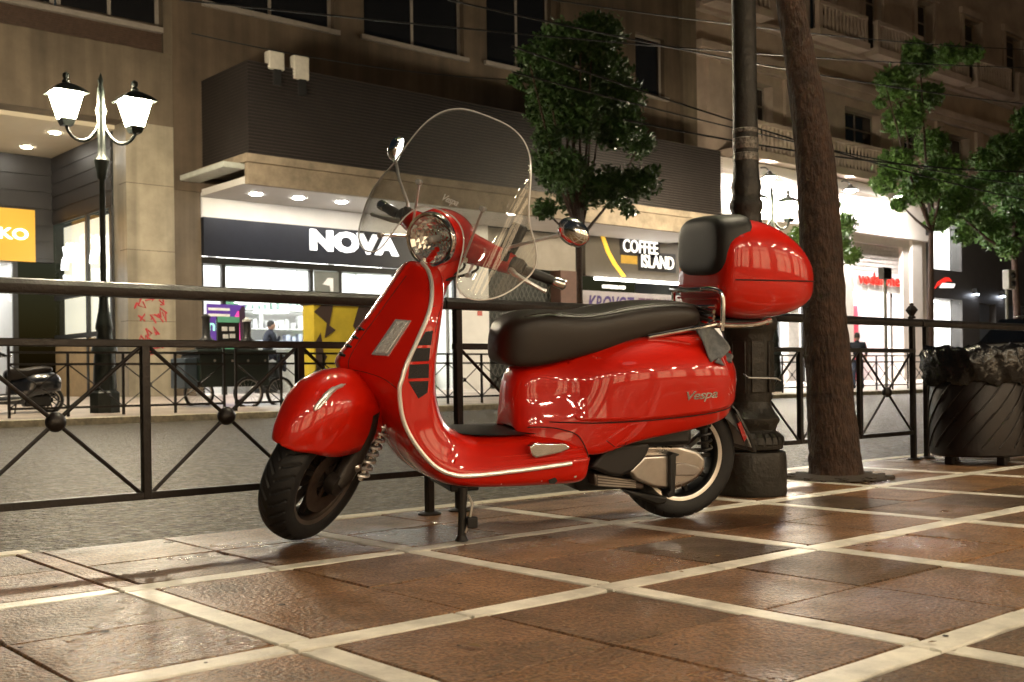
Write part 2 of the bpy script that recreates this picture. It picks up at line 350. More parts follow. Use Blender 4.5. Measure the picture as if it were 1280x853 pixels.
for k in range(8):
    R = MT @ Matrix.Rotation(2*PI*k/8+.25, 4, 'Z')
    MB().box(.098, .106, -.030, .030, .44, .66, R).build('panel', iron, t, bevel=.003)
MB().lathe([(.07, .95), (.066, 1.04), (.064, 1.10), (.070, 1.16), (.064, 1.18), (.064, 1.22), (.072, 1.24), (.072, 1.26), (.062, 1.28), (.060, 1.30), (.066, 1.33), (.058, 1.36), (.054, 1.42), (.051, 2.4), (.045, 5.6), (.06, 5.65), (.05, 5.75), (.03, 5.9), (.005, 6.1)], 28, MT).build('pole', iron, t)
tape = mat('worn_tape', (.14, .13, .115), .35, .4, .8, 60, bump=.6, bscale=70)
for z0_, h_ in ((1.44, .035), (1.49, .05), (1.56, .02)):
    MB().lathe([(.0535, z0_), (.056, z0_+.004), (.0555, z0_+h_*.5), (.0565, z0_+h_-.004), (.053, z0_+h_)], 24, MT).build('tape_band', tape, t)
wire = [(bx-.10, by-.05, .52), (bx-.16, by-.12, .505), (bx-.02, by-.16, .50), (bx+.09, by-.10, .49)]
MB().tube(wire, .003, 6).build('wire', mat('pale_wire', (.5, .5, .5), .4), t)
for sx in (-1, 1):
    lamp_arm(t, (bx, by, 5.3), (bx+sx*.75, by, 5.35), .03, iron); lantern(t, (bx+sx*.75, by, 5.35), 1.15, iron)
# ------------------------------------------------------------------ leaning tree trunk
tb = onz(1045, 597)
t = thing('street_tree', 'leaning brown tree trunk rising from the pavement between lamp post and litter bin', 'tree', (tb[0], tb[1], 0))
Dt = float((tb-O) @ fw); P = []; R_ = []
for py, cxp, hw in ((600, 1046, 40), (590, 1045, 36), (560, 1043, 34), (500, 1038, 31), (400, 1031, 29), (300, 1026, 28), (200, 1019, 26), (120, 1008, 23), (60, 998, 20), (0, 987, 18.5), (-120, 958, 17), (-300, 915, 15), (-520, 880, 12)):
    d = ray(cxp, py); q = O+d*Dt
    P.append(q); R_.append(.92*hw*Dt/F)
P[0][2] = -.01
b = MB(); secs = []
for i in range(len(P)-1):
    for s_ in range(5):
        f = s_/5; c = P[i]*(1-f)+P[i+1]*f; r_ = R_[i]*(1-f)+R_[i+1]*f
        secs.append([(c[0]+math.cos(a)*r_*(1+random.uniform(-.05, .05)), c[1]+math.sin(a)*r_*(1+random.uniform(-.05, .05)), c[2]+random.uniform(-.004, .004)) for a in np.linspace(0, 2*PI, 29)[:-1]])
b.loft(secs); b.build('trunk', bark, t)
leaf_m = mat('leaf', (.075, .165, .030), .45, 0, .5, 2.5, rand=.1)
def crown(name, t, clumps, n, size, m, parent_local=False):
    # loose leaves (a folded quad each) scattered through uneven clumps
    b = MB(); tot = sum(c[3]**2 for c in clumps); V = []; Fc = []
    for (cx, cy, cz, r) in clumps:
        for _ in range(int(n*r*r/tot)):
            v = rng.normal(size=3); v /= np.linalg.norm(v); rr = r*(rng.random()**.45)*(1+.25*rng.normal()*.5)
            p = np.array([cx, cy, cz])+v*rr*np.array([1, 1, .85]); a = rng.normal(size=3); a /= np.linalg.norm(a); c = np.cross(a, rng.normal(size=3)); c /= np.linalg.norm(c)
            s = size*rng.uniform(.6, 1.3); k = len(V); nn = np.cross(a, c)*s*.25
            V += [p-a*s, p+c*s*.55+nn, p+a*s, p-c*s*.55+nn]; Fc += [(k, k+1, k+2), (k, k+2, k+3)]
    b.add(V, Fc); o = b.build(name, m, t, smooth=0, fix=False); return kind(o, 'stuff')
top = P[-1]
crown('crown', t, [(top[0]+random.uniform(-1.6, 1.6), top[1]+random.uniform(-.8, 1.6), top[2]+random.uniform(.3, 2.2), random.uniform(.5, .9)) for _ in range(14)], 5000, .07, leaf_m)
tr = MB()
for k in range(60):
    a = random.uniform(0, 2*PI); r1 = random.uniform(.15, .27); s_ = random.uniform(.008, .02)
    tr.box(tb[0]+r1*math.cos(a)-s_, tb[0]+r1*math.cos(a)+s_, tb[1]+r1*math.sin(a)-s_, tb[1]+r1*math.sin(a)+s_, 0, s_*.8)
kind(tr.build('soil_clods', mat('soil', (.04, .028, .02), .9, bump=.5), t, smooth=0), 'stuff')
MB().lathe([(.27, .001), (.25, .006), (.10, .02)], 24, Matrix.Translation((tb[0], tb[1], .003)), cap=False).build('soil_pit', mat('soil', (.04, .028, .02), .9, bump=.5), t)
# ------------------------------------------------------------------ litter bin
bc = ony(1222, 580, 3.05); bc = np.array([bc[0], 3.05, 0.]); Db = float((bc-O) @ fw); ppm = F/Db
t = thing('litter_bin', 'dark metal litter bin on stub legs with a crumpled black bag over its rim', 'litter bin', tuple(bc))
def bz(py): return H+(463.5-py)/ppm
zb0, zb1 = bz(568), bz(468); rb = 56/ppm
MBc = Matrix.Translation((bc[0], bc[1], 0))
n = 40
MB().lathe([(rb*.96, zb0), (rb, zb0+.01), (rb, zb1), (rb*.98, zb1+.01)], n, MBc).build('drum', binm, t)
for k in range(34):
    a0 = 2*PI*k/34; P = []
    for s_ in range(5):
        a = a0+s_*.16; z = zb0+.05+(zb1-zb0-.1)*s_/4*.55+((k % 2)*.45*(zb1-zb0-.1))
        P.append((bc[0]+(rb+.002)*math.cos(a), bc[1]+(rb+.002)*math.sin(a), z))
    MB().tube(P, .0045, 6).build('rib', binm, t)
for k in range(4):
    a = PI/4+k*PI/2+.4; cx, cy = bc[0]+rb*.75*math.cos(a), bc[1]+rb*.75*math.sin(a)
    MB().box(cx-.022, cx+.022, cy-.022, cy+.022, 0, zb0+.01).build('leg', binm, t, bevel=.003)
secs = []; nb = 120
for j, (z, r_) in enumerate(((zb1-.05, 1.03), (zb1-.03, 1.12), (zb1+.01, 1.10), (zb1+.05, 1.17), (zb1+.09, 1.12), (zb1+.13, 1.15), (zb1+.155, 1.08), (zb1+.15, .98), (zb1+.06, .9), (zb1-.1, .85))):
    secs.append([(bc[0]+rb*r_*math.cos(a)*(1+.06*abs(math.sin(4.5*a+j*.35))-.05*abs(math.sin(11*a+j*.6))+.02*math.sin(23*a+j*2.1)+random.gauss(0, .006)), bc[1]+rb*r_*math.sin(a)*(1+.06*abs(math.sin(4.5*a+j*.35))-.05*abs(math.sin(11*a+j*.6))+.02*math.sin(23*a+j*2.1)+random.gauss(0, .006)), z+.012*math.sin(9*a+j)+random.gauss(0, .004)) for a in np.linspace(0, 2*PI, nb+1)[:-1]])
MB().loft(secs, cap=False).build('bag', bag, t, smooth=180)
lb = []
for (a, z) in ((-1.05, bz(475)), (-.82, bz(475)), (-.82, bz(512)), (-1.05, bz(512))): lb.append((bc[0]+(rb+.012)*math.cos(a), bc[1]+(rb+.012)*math.sin(a), z))
MB().prism(lb, (.001, .002, 0)).build('sticker', mat('dull_sticker', (.20, .19, .16), .6, var=.6, scale=60), t, smooth=0)

# ------------------------------------------------------------------ small litter on the pavement
lt = MB(); st_ = random.Random(5)
for k in range(46):
    x_, y_ = st_.uniform(.8, 7.), st_.uniform(1.0, 3.5); a = st_.uniform(0, 6.28); s_ = st_.uniform(.008, .022); c_, q_ = math.cos(a), math.sin(a)
    pts = [(-1, 0), (-.3, .45), (.5, .35), (1, 0), (.5, -.35), (-.3, -.4)]
    o_ = len(lt.v); lt.v += [(x_+(u*c_-v*q_)*s_, y_+(u*q_+v*c_)*s_, .004+.004*abs(v)+st_.uniform(0, .002)) for u, v in pts]; lt.f.append(tuple(range(o_, o_+6)))
kind(lt.build('leaf_litter', mat('dry_leaf', (.16, .10, .04), .8, var=.6, scale=30), None, smooth=0, fix=False), 'stuff')
gm_ = MB()
for k in range(30):
    x_, y_, r_ = st_.uniform(.6, 7.), st_.uniform(.9, 3.5), st_.uniform(.004, .010)
    gm_.lathe([(r_, .0022), (r_*.7, .0034), (r_*.1, .0036)], 9, Matrix.Translation((x_, y_, 0)), cap=False)
kind(gm_.build('gum_spots', mat('old_gum', (.045, .036, .03), .7), None, smooth=0, fix=False), 'stuff')
# ================================================================== SCOOTER
RC = onz(843, 647); FC = onz(372, 678)
sf = FC-RC; WB = float(np.linalg.norm(sf)); sf = sf/WB
LEAN = rad(5.); sl0 = np.array([-sf[1], sf[0], 0.])
su = math.cos(LEAN)*np.array([0, 0, 1.])+math.sin(LEAN)*sl0; sleft = math.cos(LEAN)*sl0-math.sin(LEAN)*np.array([0, 0, 1.])
SM = Matrix([[sf[0], sleft[0], su[0], RC[0]], [sf[1], sleft[1], su[1], RC[1]], [sf[2], sleft[2], su[2], RC[2]], [0, 0, 0, 1]])
SI = SM.inverted()
def lray(x, y):
    return SI @ Vector(O), (SI.to_3x3() @ Vector(ray(x, y))).normalized()
def loc(x, y, yl):
    o, d = lray(x, y); t = (yl-o.y)/d.y; p = o+d*t; return p.x, p.z
RAKE, A0, ST = rad(29), 1.44, rad(48)
axv = Vector((-math.sin(RAKE), 0, math.cos(RAKE))); AP = Vector((A0, 0, 0))
STR = Matrix.Translation(AP) @ Matrix.Rotation(ST, 4, axv) @ Matrix.Translation(-AP)
def steer(p): return STR @ Vector(p)
def steer0(p): return Vector(p)
RT = .232      # tyre radius
def smooth_curve(pts, n):
    # Catmull-Rom through rows of numbers
    P = np.array(pts, float); out = []
    for i in range(len(P)-1):
        p0, p1, p2, p3 = P[max(i-1, 0)], P[i], P[i+1], P[min(i+2, len(P)-1)]
        for k in range(n):
            t = k/n; out.append(.5*((2*p1)+(-p0+p2)*t+(2*p0-5*p1+4*p2-p3)*t*t+(-p0+3*p1-3*p2+p3)*t**3))
    out.append(P[-1]); return np.array(out)
def make_scooter(root, red, fn, full=True):
    S = {}
    def bd(b, name, m, parent=None, **k): return b.build(name, m, parent or root, local=True, **k)
    # ---------------- wheels
    def wheel(cx, cz, f, rimm, lipm, disc):
        MW = Matrix.Translation((cx, 0, cz)) @ Matrix.Rotation(-PI/2, 4, 'X')     # local z -> +y (left)
        h = MB()
        h.lathe([(.150, .044), (.158, .047), (.160, .043), (.148, .036), (.142, .026), (.140, 0), (.142, -.026), (.160, -.045), (.150, -.046), (.135, -.028), (.132, 0), (.135, .028)], 48, MW, cap=False)
        h.lathe([(.035, .045), (.045, .040), (.05, -.03), (.03, -.04)], 24, MW)
        for k in range(5):
            R = MW @ Matrix.Rotation(2*PI*k/5+.3, 4, 'Z')
            for sgn in (-1, 1):
                h.loft([[R @ Vector((r_, sgn*(.012+.03*q)+w_, z_)) for w_, z_ in ((-.009, .0), (.009, .0), (.007, .026-.01*q), (-.007, .026-.01*q))] for r_, q in ((.04, 0), (.09, .5), (.139, 1))])
        wo = bd(h.xf(f), 'wheel', rimm)
        bd(MB().lathe([(.148, .045), (.158, .050), (.168, .0505), (.168, .046), (.158, .044)], 64, MW, cap=False).xf(f), 'rim_lip', lipm, wo)
        ty = MB(); prof = [(.157, -.044), (.163, -.052), (.180, -.058), (.197, -.0585), (.208, -.055), (.2165, -.046), (.224, -.034), (.2285, -.02), (.2305, -.007), (.2305, .007), (.2285, .02), (.224, .034), (.2165, .046), (.208, .055), (.197, .0585), (.180, .058), (.163, .052), (.157, .044)]
        pr = smooth_curve(prof, 3); N = 352; secs = []
        for i in range(N):
            a = 2*PI*i/N; row = []
            for r_, y_ in pr:
                g = 0
                ay = abs(y_)
                if r_ > .2085 and ay > .006:
                    ph = (a*32/(2*PI)+(.5 if y_ < 0 else 0)+ay*19) % 1
                    if ph < .2: g = .005
                row.append(MW @ Vector(((r_-g)*math.cos(a), (r_-g)*math.sin(a), y_)))
            secs.append(row)
        ty.loft(secs, closed_sec=False, closed_path=True, cap=False); bd(ty.xf(f), 'tyre', rubber, wo, fix=True, smooth=40)
        if disc:
            dk = MB().lathe([(.062, .052), (.112, .052), (.112, .056), (.062, .056)], 48, MW, cap=False)
            for k in range(6):
                R = MW @ Matrix.Rotation(k*PI/3, 4, 'Z'); dk.box(.02, .07, -.008, .008, .050, .055, R)
            bd(dk.xf(f), 'brake_disc', mat('brake_disc', (.16, .12, .10), .35, .9, .2, 40), wo)
        return wo
    # find the height of the front wheel so that the turned tyre just touches the ground
    if fn is steer:
        zl = min((SM @ steer((1.318+RT*math.cos(a), y_, RT+RT*math.sin(a)))).z for a in np.linspace(PI, 2*PI, 90) for y_ in (-.02, 0, .02))
    else: zl = 0
    FZ = RT-zl+.002
    FXc = 1.318 if fn is steer else 1.36
    wheel(FXc, FZ, fn, darkrim, mat('front_lip', (.22, .19, .17), .35, .8, .2, 20), True)
    wheel(.0, RT, steer0, mat('black_rim', (.015, .015, .015), .35, .3), whiterim, False)
    # ---------------- front suspension
    s_ = MB()
    s_.tube([(FXc-.08, .085, .47), (FXc-.085, .088, .40), (FXc-.06, .09, .32), (FXc-.02, .088, FZ+.02), (FXc+.005, .085, FZ)], [.036, .036, .034, .032, .028], 14)
    s_.lathe([(.034, -.02), (.040, -.005), (.036, .02), (.014, .028)], 20, Matrix.Translation((FXc, .078, FZ)) @ Matrix.Rotation(-PI/2, 4, 'X'))
    bd(s_.xf(fn), 'fork_arm', mat('fork_paint', (.03, .024, .021), .4, .4), sub=0)
    cal = MB().box(-.028, .028, -.02, .022, -.045, .045, Matrix.Translation((FXc-.055, .088, FZ+.055)) @ Matrix.Rotation(rad(-35), 4, 'Y'))
    cal.lathe([(.016, -.0), (.016, .03), (.008, .034)], 12, Matrix.Translation((FXc-.045, .095, FZ+.065)) @ Matrix.Rotation(-PI/2, 4, 'X'))
    bd(cal.xf(fn), 'brake_caliper', polished, bevel=.008)
    hp = []
    p0, p1 = Vector((FXc-.185, .105, .47)), Vector((FXc-.105, .105, FZ+.01))
    dv = p1-p0; e1 = dv.cross(Vector((0, 1, 0))).normalized(); e2 = dv.cross(e1).normalized()
    for k in range(150):
        a = k/149; hp.append(p0+dv*a+(e1*math.cos(a*2*PI*10)+e2*math.sin(a*2*PI*10))*.023)
    bd(MB().tube(hp, .0048, 6).xf(fn), 'spring', bright)
    bd(MB().tube([p0, p1, p1+dv*.06], .012, 10).xf(fn), 'shock_absorber', chrome)
    bd(MB().tube([(FXc-.14, 0, .44), (FXc-.2, 0, .60), (FXc-.26, 0, .72)], .03, 12).xf(fn), 'steering_tube', blackp)
    # ---------------- front mudguard
    if fn is steer: ridge = [(1.556, .402), (1.540, .455), (1.490, .528), (1.435, .575), (1.35, .598), (1.24, .578), (1.13, .53), (1.07, .48)]
    else: ridge = [(1.60, .42), (1.57, .475), (1.53, .53), (1.47, .575), (1.38, .595), (1.27, .575), (1.17, .53), (1.11, .48)]
    wid = [.006, .046, .076, .096, .110, .114, .105, .09]; low = [.398, .390, .380, .362, .350, .350, .372, .41]
    dsl = [0, -.006, -.012, -.012, -.005, .0, .0, .0]
    secs = []
    for q in smooth_curve([(a[0], a[1], w_, l_, d_) for a, w_, l_, d_ in zip(ridge, wid, low, dsl)], 3):
        s0_, z0_, w_, l_, d_ = q; row = []
        for k in range(-8, 9):
            a = k/8; aa = abs(a)
            y_ = math.copysign(w_*min(aa/.62, 1)**.86, a)
            hd = min(.075*w_/.11, (z0_-l_)*.75)
            if aa <= .62: z_ = z0_-hd*(aa/.62)**1.5
            else:
                zt = z0_-hd; z_ = zt+(l_-zt)*(aa-.62)/.38; y_ *= 1+.03*math.sin((aa-.62)/.38*PI)
            row.append((s0_+d_*aa, y_, min(z_, z0_)))
        secs.append(row)
    mg = bd(MB().loft(secs, closed_sec=False, cap=False).xf(fn), 'mudguard', red, sub=1, smooth=180)
    md = mg.modifiers.new('solid', 'SOLIDIFY'); md.thickness = .004; md.offset = -1; S['mudguard'] = mg
    # ---------------- leg shield sweeping down into the floorboard, one surface
    #      T: edge (s, z, halfwidth)   O: outer centre   K: inner edge   C: inner centre   B: mid of the outer face
    St = [((.985, .905, .05), (1.020, .915), (.935, .905, .05), (.925, .905), None),
          ((.972, .875, .085), (1.046, .885), (.925, .87, .078), (.912, .87), None),
          ((.975, .825, .135), (1.080, .832), (.925, .82, .12), (.912, .82), None),
          ((.997, .752, .185), (1.136, .752), (.945, .745, .160), (.925, .745), None),
          ((1.045, .662, .220), (1.200, .664), (.970, .655, .19), (.94, .655), None),
          ((1.085, .585, .236), (1.252, .598), (.982, .575, .203), (.95, .575), None),
          ((1.098, .545, .239), (1.262, .566), (.984, .53, .205), (.95, .53), None),
          ((1.107, .505, .240), (1.205, .520), (.985, .49, .206), (.95, .49), None),
          ((1.094, .417, .240), (1.135, .430), (.968, .415, .205), (.935, .425), None),
          ((1.055, .341, .240), (1.10, .345), (.938, .368, .195), (.91, .378), None),
          ((.992, .267, .238), (1.035, .250), (.890, .345, .182), (.87, .356), (1.03, .252, .17)),
          ((.930, .236, .236), (.960, .196), (.850, .337, .172), (.84, .348), (.955, .196, .19)),
          ((.860, .229, .234), (.87, .178), (.80, .333, .168), (.79, .345), (.865, .178, .195)),
          ((.678, .240, .232), (.68, .173), (.68, .334, .168), (.68, .345), (.678, .173, .198)),
          ((.52, .254, .230), (.51, .173), (.54, .338, .168), (.54, .348), (.51, .173, .196)),
          ((.455, .258, .226), (.462, .175), (.50, .340, .168), (.50, .350), (.462, .175, .194)),
          ((.425, .262, .20), (.445, .19), (.48, .34, .15), (.48, .35), (.445, .19, .17))]
    secs = []; lerp = lambda a, b, t: a+(b-a)*t
    for T, Oc, K, Cn, B in St:
        fr = B is None; hw = T[2]; tie = .016 if fr and Oc[1] > .53 else .002
        tw_ = min(.038, hw*.5)
        if fr: B = (lerp(Oc[0]-tie, T[0], .48)+.010, lerp(Oc[1], T[1], .5), lerp(tw_, hw, .52))
        half = [(Oc[0], 0, Oc[1]), (Oc[0]-.004, tw_*.75, Oc[1]), (Oc[0]-.007, tw_, Oc[1]), (lerp(Oc[0]-tie, B[0], .06), lerp(tw_, B[2], .06), lerp(Oc[1], B[1], .06)), B[:1]+(B[2], B[1])]
        half.append((lerp(B[0], T[0], .75)+(.004 if fr else 0), lerp(B[2], hw, .8), lerp(B[1], T[1], .7 if fr else .45)))
        half.append((T[0]+.004, hw-.004, T[1])); half.append((T[0]-.004, hw+.003, T[1]+(.0 if fr else .006)))
        half.append((lerp(T[0], K[0], .45), lerp(hw, K[2], .30), lerp(T[1], K[1], .45)))
        half.append((lerp(T[0], K[0], .9), lerp(hw, K[2], .75), lerp(T[1], K[1], .9)))
        half.append((K[0], K[2]-.008, K[1])); half.append((Cn[0], K[2]*.6, Cn[1])); half.append((Cn[0], 0, Cn[1]))
        secs.append(half+[(p[0], -p[1], p[2]) for p in half[-2:0:-1]])
    S['leg_shield'] = bd(MB().loft(secs), 'leg_shield', red, sub=2, smooth=180)
    for sgn in (1, -1):
        tp = smooth_curve([(T[0]+.001, sgn*(T[2]+.001), T[1]+(.0 if B is None else .003)) for T, Oc, K, Cn, B in St[:-2]], 5)
        bd(MB().tube(tp, .0072, 8), 'edge_trim', mat('trim_metal', (.88, .86, .82), .3, .5, .05, 20))
    # floor mat, ribs on the floor edge
    fm = smooth_curve([(.90, .362, .10), (.86, .352, .135), (.78, .346, .15), (.66, .346, .15), (.56, .349, .14), (.53, .352, .12)], 4)
    bd(MB().loft([[(s1, -w1, z1), (s1, -w1*.7, z1+.006), (s1, w1*.7, z1+.006), (s1, w1, z1)] for s1, z1, w1 in fm], closed_sec=False, cap=False), 'floor_mat', blackp, sub=1)
    for k, (dz, yy) in enumerate(((.285, .207), (.270, .216), (.256, .2245))):
        for sgn in (1, -1):
            bd(MB().tube(smooth_curve([(.955-.02*k, sgn*yy, dz+.030), (.92, sgn*yy, dz+.008), (.86, sgn*yy, dz-.004), (.68, sgn*yy, dz+.002), (.47, sgn*yy, dz+.016)], 5), .0042, 6), 'floor_rib', red)
    # ---------------- rear body
    #  s, z_top, y_top, z_bulge, y_bulge, z_seam, y_seam, z_bot, y_bot
    Rr = [(.672, .49, .045, .44, .065, .39, .08, .345, .09), (.655, .545, .07, .46, .09, .39, .11, .335, .12), (.62, .568, .09, .465, .11, .385, .135, .325, .15),
          (.57, .578, .105, .47, .127, .385, .155, .30, .178), (.50, .598, .12, .485, .153, .385, .186, .28, .20), (.44, .622, .138, .50, .19, .385, .212, .262, .21),
          (.38, .645, .152, .51, .22, .387, .228, .268, .213), (.30, .668, .162, .515, .245, .39, .24, .300, .213), (.20, .685, .168, .52, .258, .395, .246, .320, .213),
          (.08, .690, .166, .523, .258, .403, .243, .338, .208), (-.02, .684, .153, .523, .243, .412, .228, .355, .195), (-.09, .665, .13, .52, .215, .422, .200, .372, .17),
          (-.135, .63, .10, .51, .165, .432, .157, .392, .135), (-.158, .585, .06, .50, .11, .44, .105, .415, .09)]
    def ring(q, grow=0., part=False):
        s1, zt, yt, zb, yb, zs, ys, zl_, yl_ = q
        h = [(yt*.0, zt+.01), (yt*.6, zt+.006), (yt, zt-.012), (lerp(yt, yb, .62)+grow, lerp(zt, zb, .40)), (yb*.985+grow, lerp(zt, zb, .72)), (yb+grow, zb), (lerp(yb, ys, .6)+grow, lerp(zb, zs, .6)), (ys+grow, zs), (lerp(ys, yl_, .55), lerp(zs, zl_, .6)), (yl_, zl_), (yl_*.6, zl_+.02), (0, zl_+.02)]
        return [(s1, y_, z_) for y_, z_ in h]
    secs = []
    for q in Rr:
        h = ring(q); secs.append(h+[(p[0], -p[1], p[2]) for p in h[-2:0:-1]])
    S['body'] = bd(MB().loft(secs), 'body', red, sub=2, smooth=180)
    for sgn in (1, -1):
        rows = []
        for q in Rr[4:13]:
            h = ring(q, (-.004, .0, .003, .004)[min(3, Rr.index(q)-4)])[2:8]; h[0] = (h[0][0], h[0][1]-.002, h[0][2]); h[-1] = (h[-1][0], h[-1][1], h[-1][2]+.006)
            rows.append([(p[0], sgn*p[1], p[2]) for p in h])
        sp_ = bd(MB().loft(rows, closed_sec=False, cap=False), 'side_panel', red, sub=2, smooth=180); md = sp_.modifiers.new('solid', 'SOLIDIFY'); md.thickness = .004; md.offset = 0
        if sgn == 1: S['side_panel'] = sp_
        bd(MB().tube(smooth_curve([(q[0], sgn*(q[6]-.0005), q[5]) for q in Rr[3:13]], 4), .0022, 5), 'panel_seam', mat('seam_shadow', (.03, .002, .002), .7))
    # ---------------- seat
    Ss = [(.722, .655, .615, .03), (.713, .690, .585, .07), (.69, .722, .567, .10), (.65, .744, .560, .125), (.59, .757, .564, .143), (.52, .756, .582, .158), (.46, .752, .597, .17), (.38, .758, .615, .172),
          (.30, .776, .636, .172), (.20, .790, .662, .168), (.10, .795, .685, .16), (.02, .790, .70, .145), (-.015, .778, .708, .12), (-.03, .755, .715, .09)]
    secs = []
    for s1, zt, zb, w1 in Ss:
        h = [(0, zt), (w1*.55, zt-.002), (w1*.86, zt-.012), (w1*.99, zt-.035), (w1, lerp(zt, zb, .55)), (w1*.97, zb+.012), (w1*.9, zb), (0, zb)]
        h = [(s1, y_, z_) for y_, z_ in h]; secs.append(h+[(p[0], -p[1], p[2]) for p in h[-2:0:-1]])
    S['seat'] = bd(MB().loft(secs), 'seat', vinyl, sub=2, smooth=180)
    for sgn in (1, -1):
        bd(MB().tube(smooth_curve([(s1, sgn*w1*.88, zt-.012) for s1, zt, zb, w1 in Ss[3:-1]], 4), .0022, 5), 'seat_piping', vinyl, S['seat'])
    # ---------------- headset (turns)
    def ell(s1, ry, rz, cz, n=28, e=2.): return [(s1, math.copysign(abs(math.cos(2*PI*k/n))**(2/e), math.cos(2*PI*k/n))*ry, cz+math.copysign(abs(math.sin(2*PI*k/n))**(2/e), math.sin(2*PI*k/n))*rz) for k in range(n)]
    hl = MB().loft([ell(.960, .074, .074, .99), ell(.984, .080, .080, .99), ell(.980, .088, .088, .99), ell(.955, .094, .094, .992), ell(.92, .096, .095, .994), ell(.87, .09, .085, .995), ell(.82, .075, .065, .995), ell(.78, .05, .04, .992), ell(.765, .02, .018, .99), ell(.762, .002, .002, .99)], cap=False)
    hs = bd(hl.xf(fn), 'headset', red, sub=1, smooth=180); S['headset'] = hs
    MH = Matrix.Translation((.985, 0, .99)) @ Matrix.Rotation(PI/2, 4, 'Y')
    bd(MB().lathe([(.074, -.012), (.080, .004), (.0865, .006), (.090, -.004), (.0895, -.02), (.086, -.022)], 48, MH, cap=False).xf(fn), 'headlight_bezel', chrome, hs)
    rf = MB()
    for ri in range(6):
        for k in range(18):
            a0_, a1_ = 2*PI*(k+.5*(ri % 2))/18, 2*PI*(k+1+.5*(ri % 2))/18; q0, q1 = .010+ri*.0112, .010+(ri+1)*.0112; dp = lambda q_: -.045+7.5*q_*q_
            tl_ = (random.uniform(-.004, .004), random.uniform(-.004, .004))
            rf.add([MH @ Vector((q_*math.cos(a_), q_*math.sin(a_), dp(q_)+dz_)) for q_, a_, dz_ in ((q0, a0_, tl_[0]), (q1, a0_, 0), (q1, a1_, tl_[1]), (q0, a1_, 0))], [(0, 1, 2, 3)])
    bd(rf.xf(fn), 'headlight_reflector', reflector, hs, smooth=0, fix=False)
    bd(MB().lathe([(.012, -.045), (.012, -.01), (.009, .0), (.002, .003)], 14, MH).xf(fn), 'headlight_bulb', mat('bulb_glass', (.5, .5, .5), .1), hs)
    bd(MB().lathe([(.078, -.002), (.07, .012), (.05, .020), (.025, .025), (.002, .026)], 40, MH, cap=False).xf(fn), 'headlight_glass', lampglass, hs, smooth=180)
    for sgn in (1, -1):
        q = lambda s1, y1, z1, a, b_: [(s1+a*math.cos(2*PI*k/14), y1*sgn, z1+b_*math.sin(2*PI*k/14)) for k in range(14)]
        bd(MB().loft([q(.885, .05, .985, .048, .058), q(.86, .10, .980, .044, .050), q(.835, .15, .975, .040, .042), q(.81, .195, .970, .036, .038), q(.795, .218, .966, .030, .034)]).xf(fn), 'handlebar_cover', red, hs, smooth=40)
        bd(MB().loft([q(.796, .219, .966, .026, .030), q(.785, .245, .963, .027, .031), q(.778, .258, .961, .020, .022)]).xf(fn), 'switch_block', blackp, hs, smooth=40)
        bd(MB().tube([(.778, sgn*.258, .961), (.755, sgn*.30, .956), (.728, sgn*.345, .951)], [.0165, .018, .0165], 14).xf(fn), 'grip', blackp, hs)
        bd(MB().tube([(.7275, sgn*.346, .951), (.722, sgn*.356, .950), (.708, sgn*.381, .947), (.705, sgn*.386, .9465)], [.013, .0185, .0185, .012], 14).xf(fn), 'bar_end', chrome, hs)
        bd(MB().tube([(.812, sgn*.225, .955), (.822, sgn*.25, .948), (.810, sgn*.30, .938), (.792, sgn*.345, .928), (.786, sgn*.358, .926)], [.011, .009, .0065, .006, .0085], 10).xf(fn), 'brake_lever', bright, hs)
        # mirrors
        stalk = [(.83, sgn*.20, 1.00), (.832, sgn*.21, 1.03), (.815, sgn*.30, 1.09), (.80, sgn*.345, 1.12)] if sgn == 1 else [(.83, sgn*.20, 1.00), (.832, sgn*.205, 1.03), (.81, sgn*.275, 1.09), (.79, sgn*.315, 1.135)]
        bd(MB().tube(stalk, [.008, .0055, .005, .006], 8).xf(fn), 'mirror_stalk', bright, hs)
        bd(MB().lathe([(.014, -.02), (.014, .012), (.009, .016)], 12, Matrix.Translation(stalk[0])).xf(fn), 'mirror_mount', blackp, hs)
        mc = (.785, sgn*.385, 1.143) if sgn == 1 else (.775, sgn*.335, 1.172)
        MM = Matrix.Translation(mc) @ Matrix.Rotation(0 if sgn == 1 else rad(-68), 4, 'Z') @ Matrix.Rotation(rad(10)*-sgn, 4, 'X')
        sh = []
        for d, r_ in ((.028, .012), (.024, .030), (.012, .046), (-.004, .052), (-.012, .050)):
            sh.append([MM @ Vector((d, r_*1.12*math.cos(2*PI*k/24), r_*.86*math.sin(2*PI*k/24))) for k in range(24)])
        mo = bd(MB().loft(sh).xf(fn), 'mirror', chrome, hs, smooth=60)
    bd(MB().tube([(.885, 0, .935), (.905, 0, .90), (.94, 0, .86), (.965, 0, .80)], [.060, .062, .066, .07], 20), 'steering_column_cover', red)
    if not full: return S
    # cables and hoses from the bars into the leg shield, brake hose at the fork, fasteners
    for k, (ya, yb) in enumerate(((.06, .03), (-.05, -.02), (.09, .05))):
        a = steer((.86-.01*k, ya, .945)); b_ = Vector((.935, yb, .84)); c = (a+b_)/2+Vector((-.045-.012*k, .02, .0))
        bd(MB().tube(smooth_curve([a, c, b_], 8), .0045, 6), 'cable', blackp)
    bd(MB().tube(smooth_curve([steer((FXc-.05, .10, FZ+.09)), steer((FXc-.09, .115, .36)), steer((FXc-.11, .09, .45))], 6), .0045, 6), 'brake_hose', blackp)
    for x_, z_ in ((.62, .205), (.50, .212), (.76, .202)): bd(MB().lathe([(.007, 0), (.007, .004), (.004, .006)], 10, Matrix.Translation((x_, .2115, z_)) @ Matrix.Rotation(-PI/2, 4, 'X')), 'screw', bright)
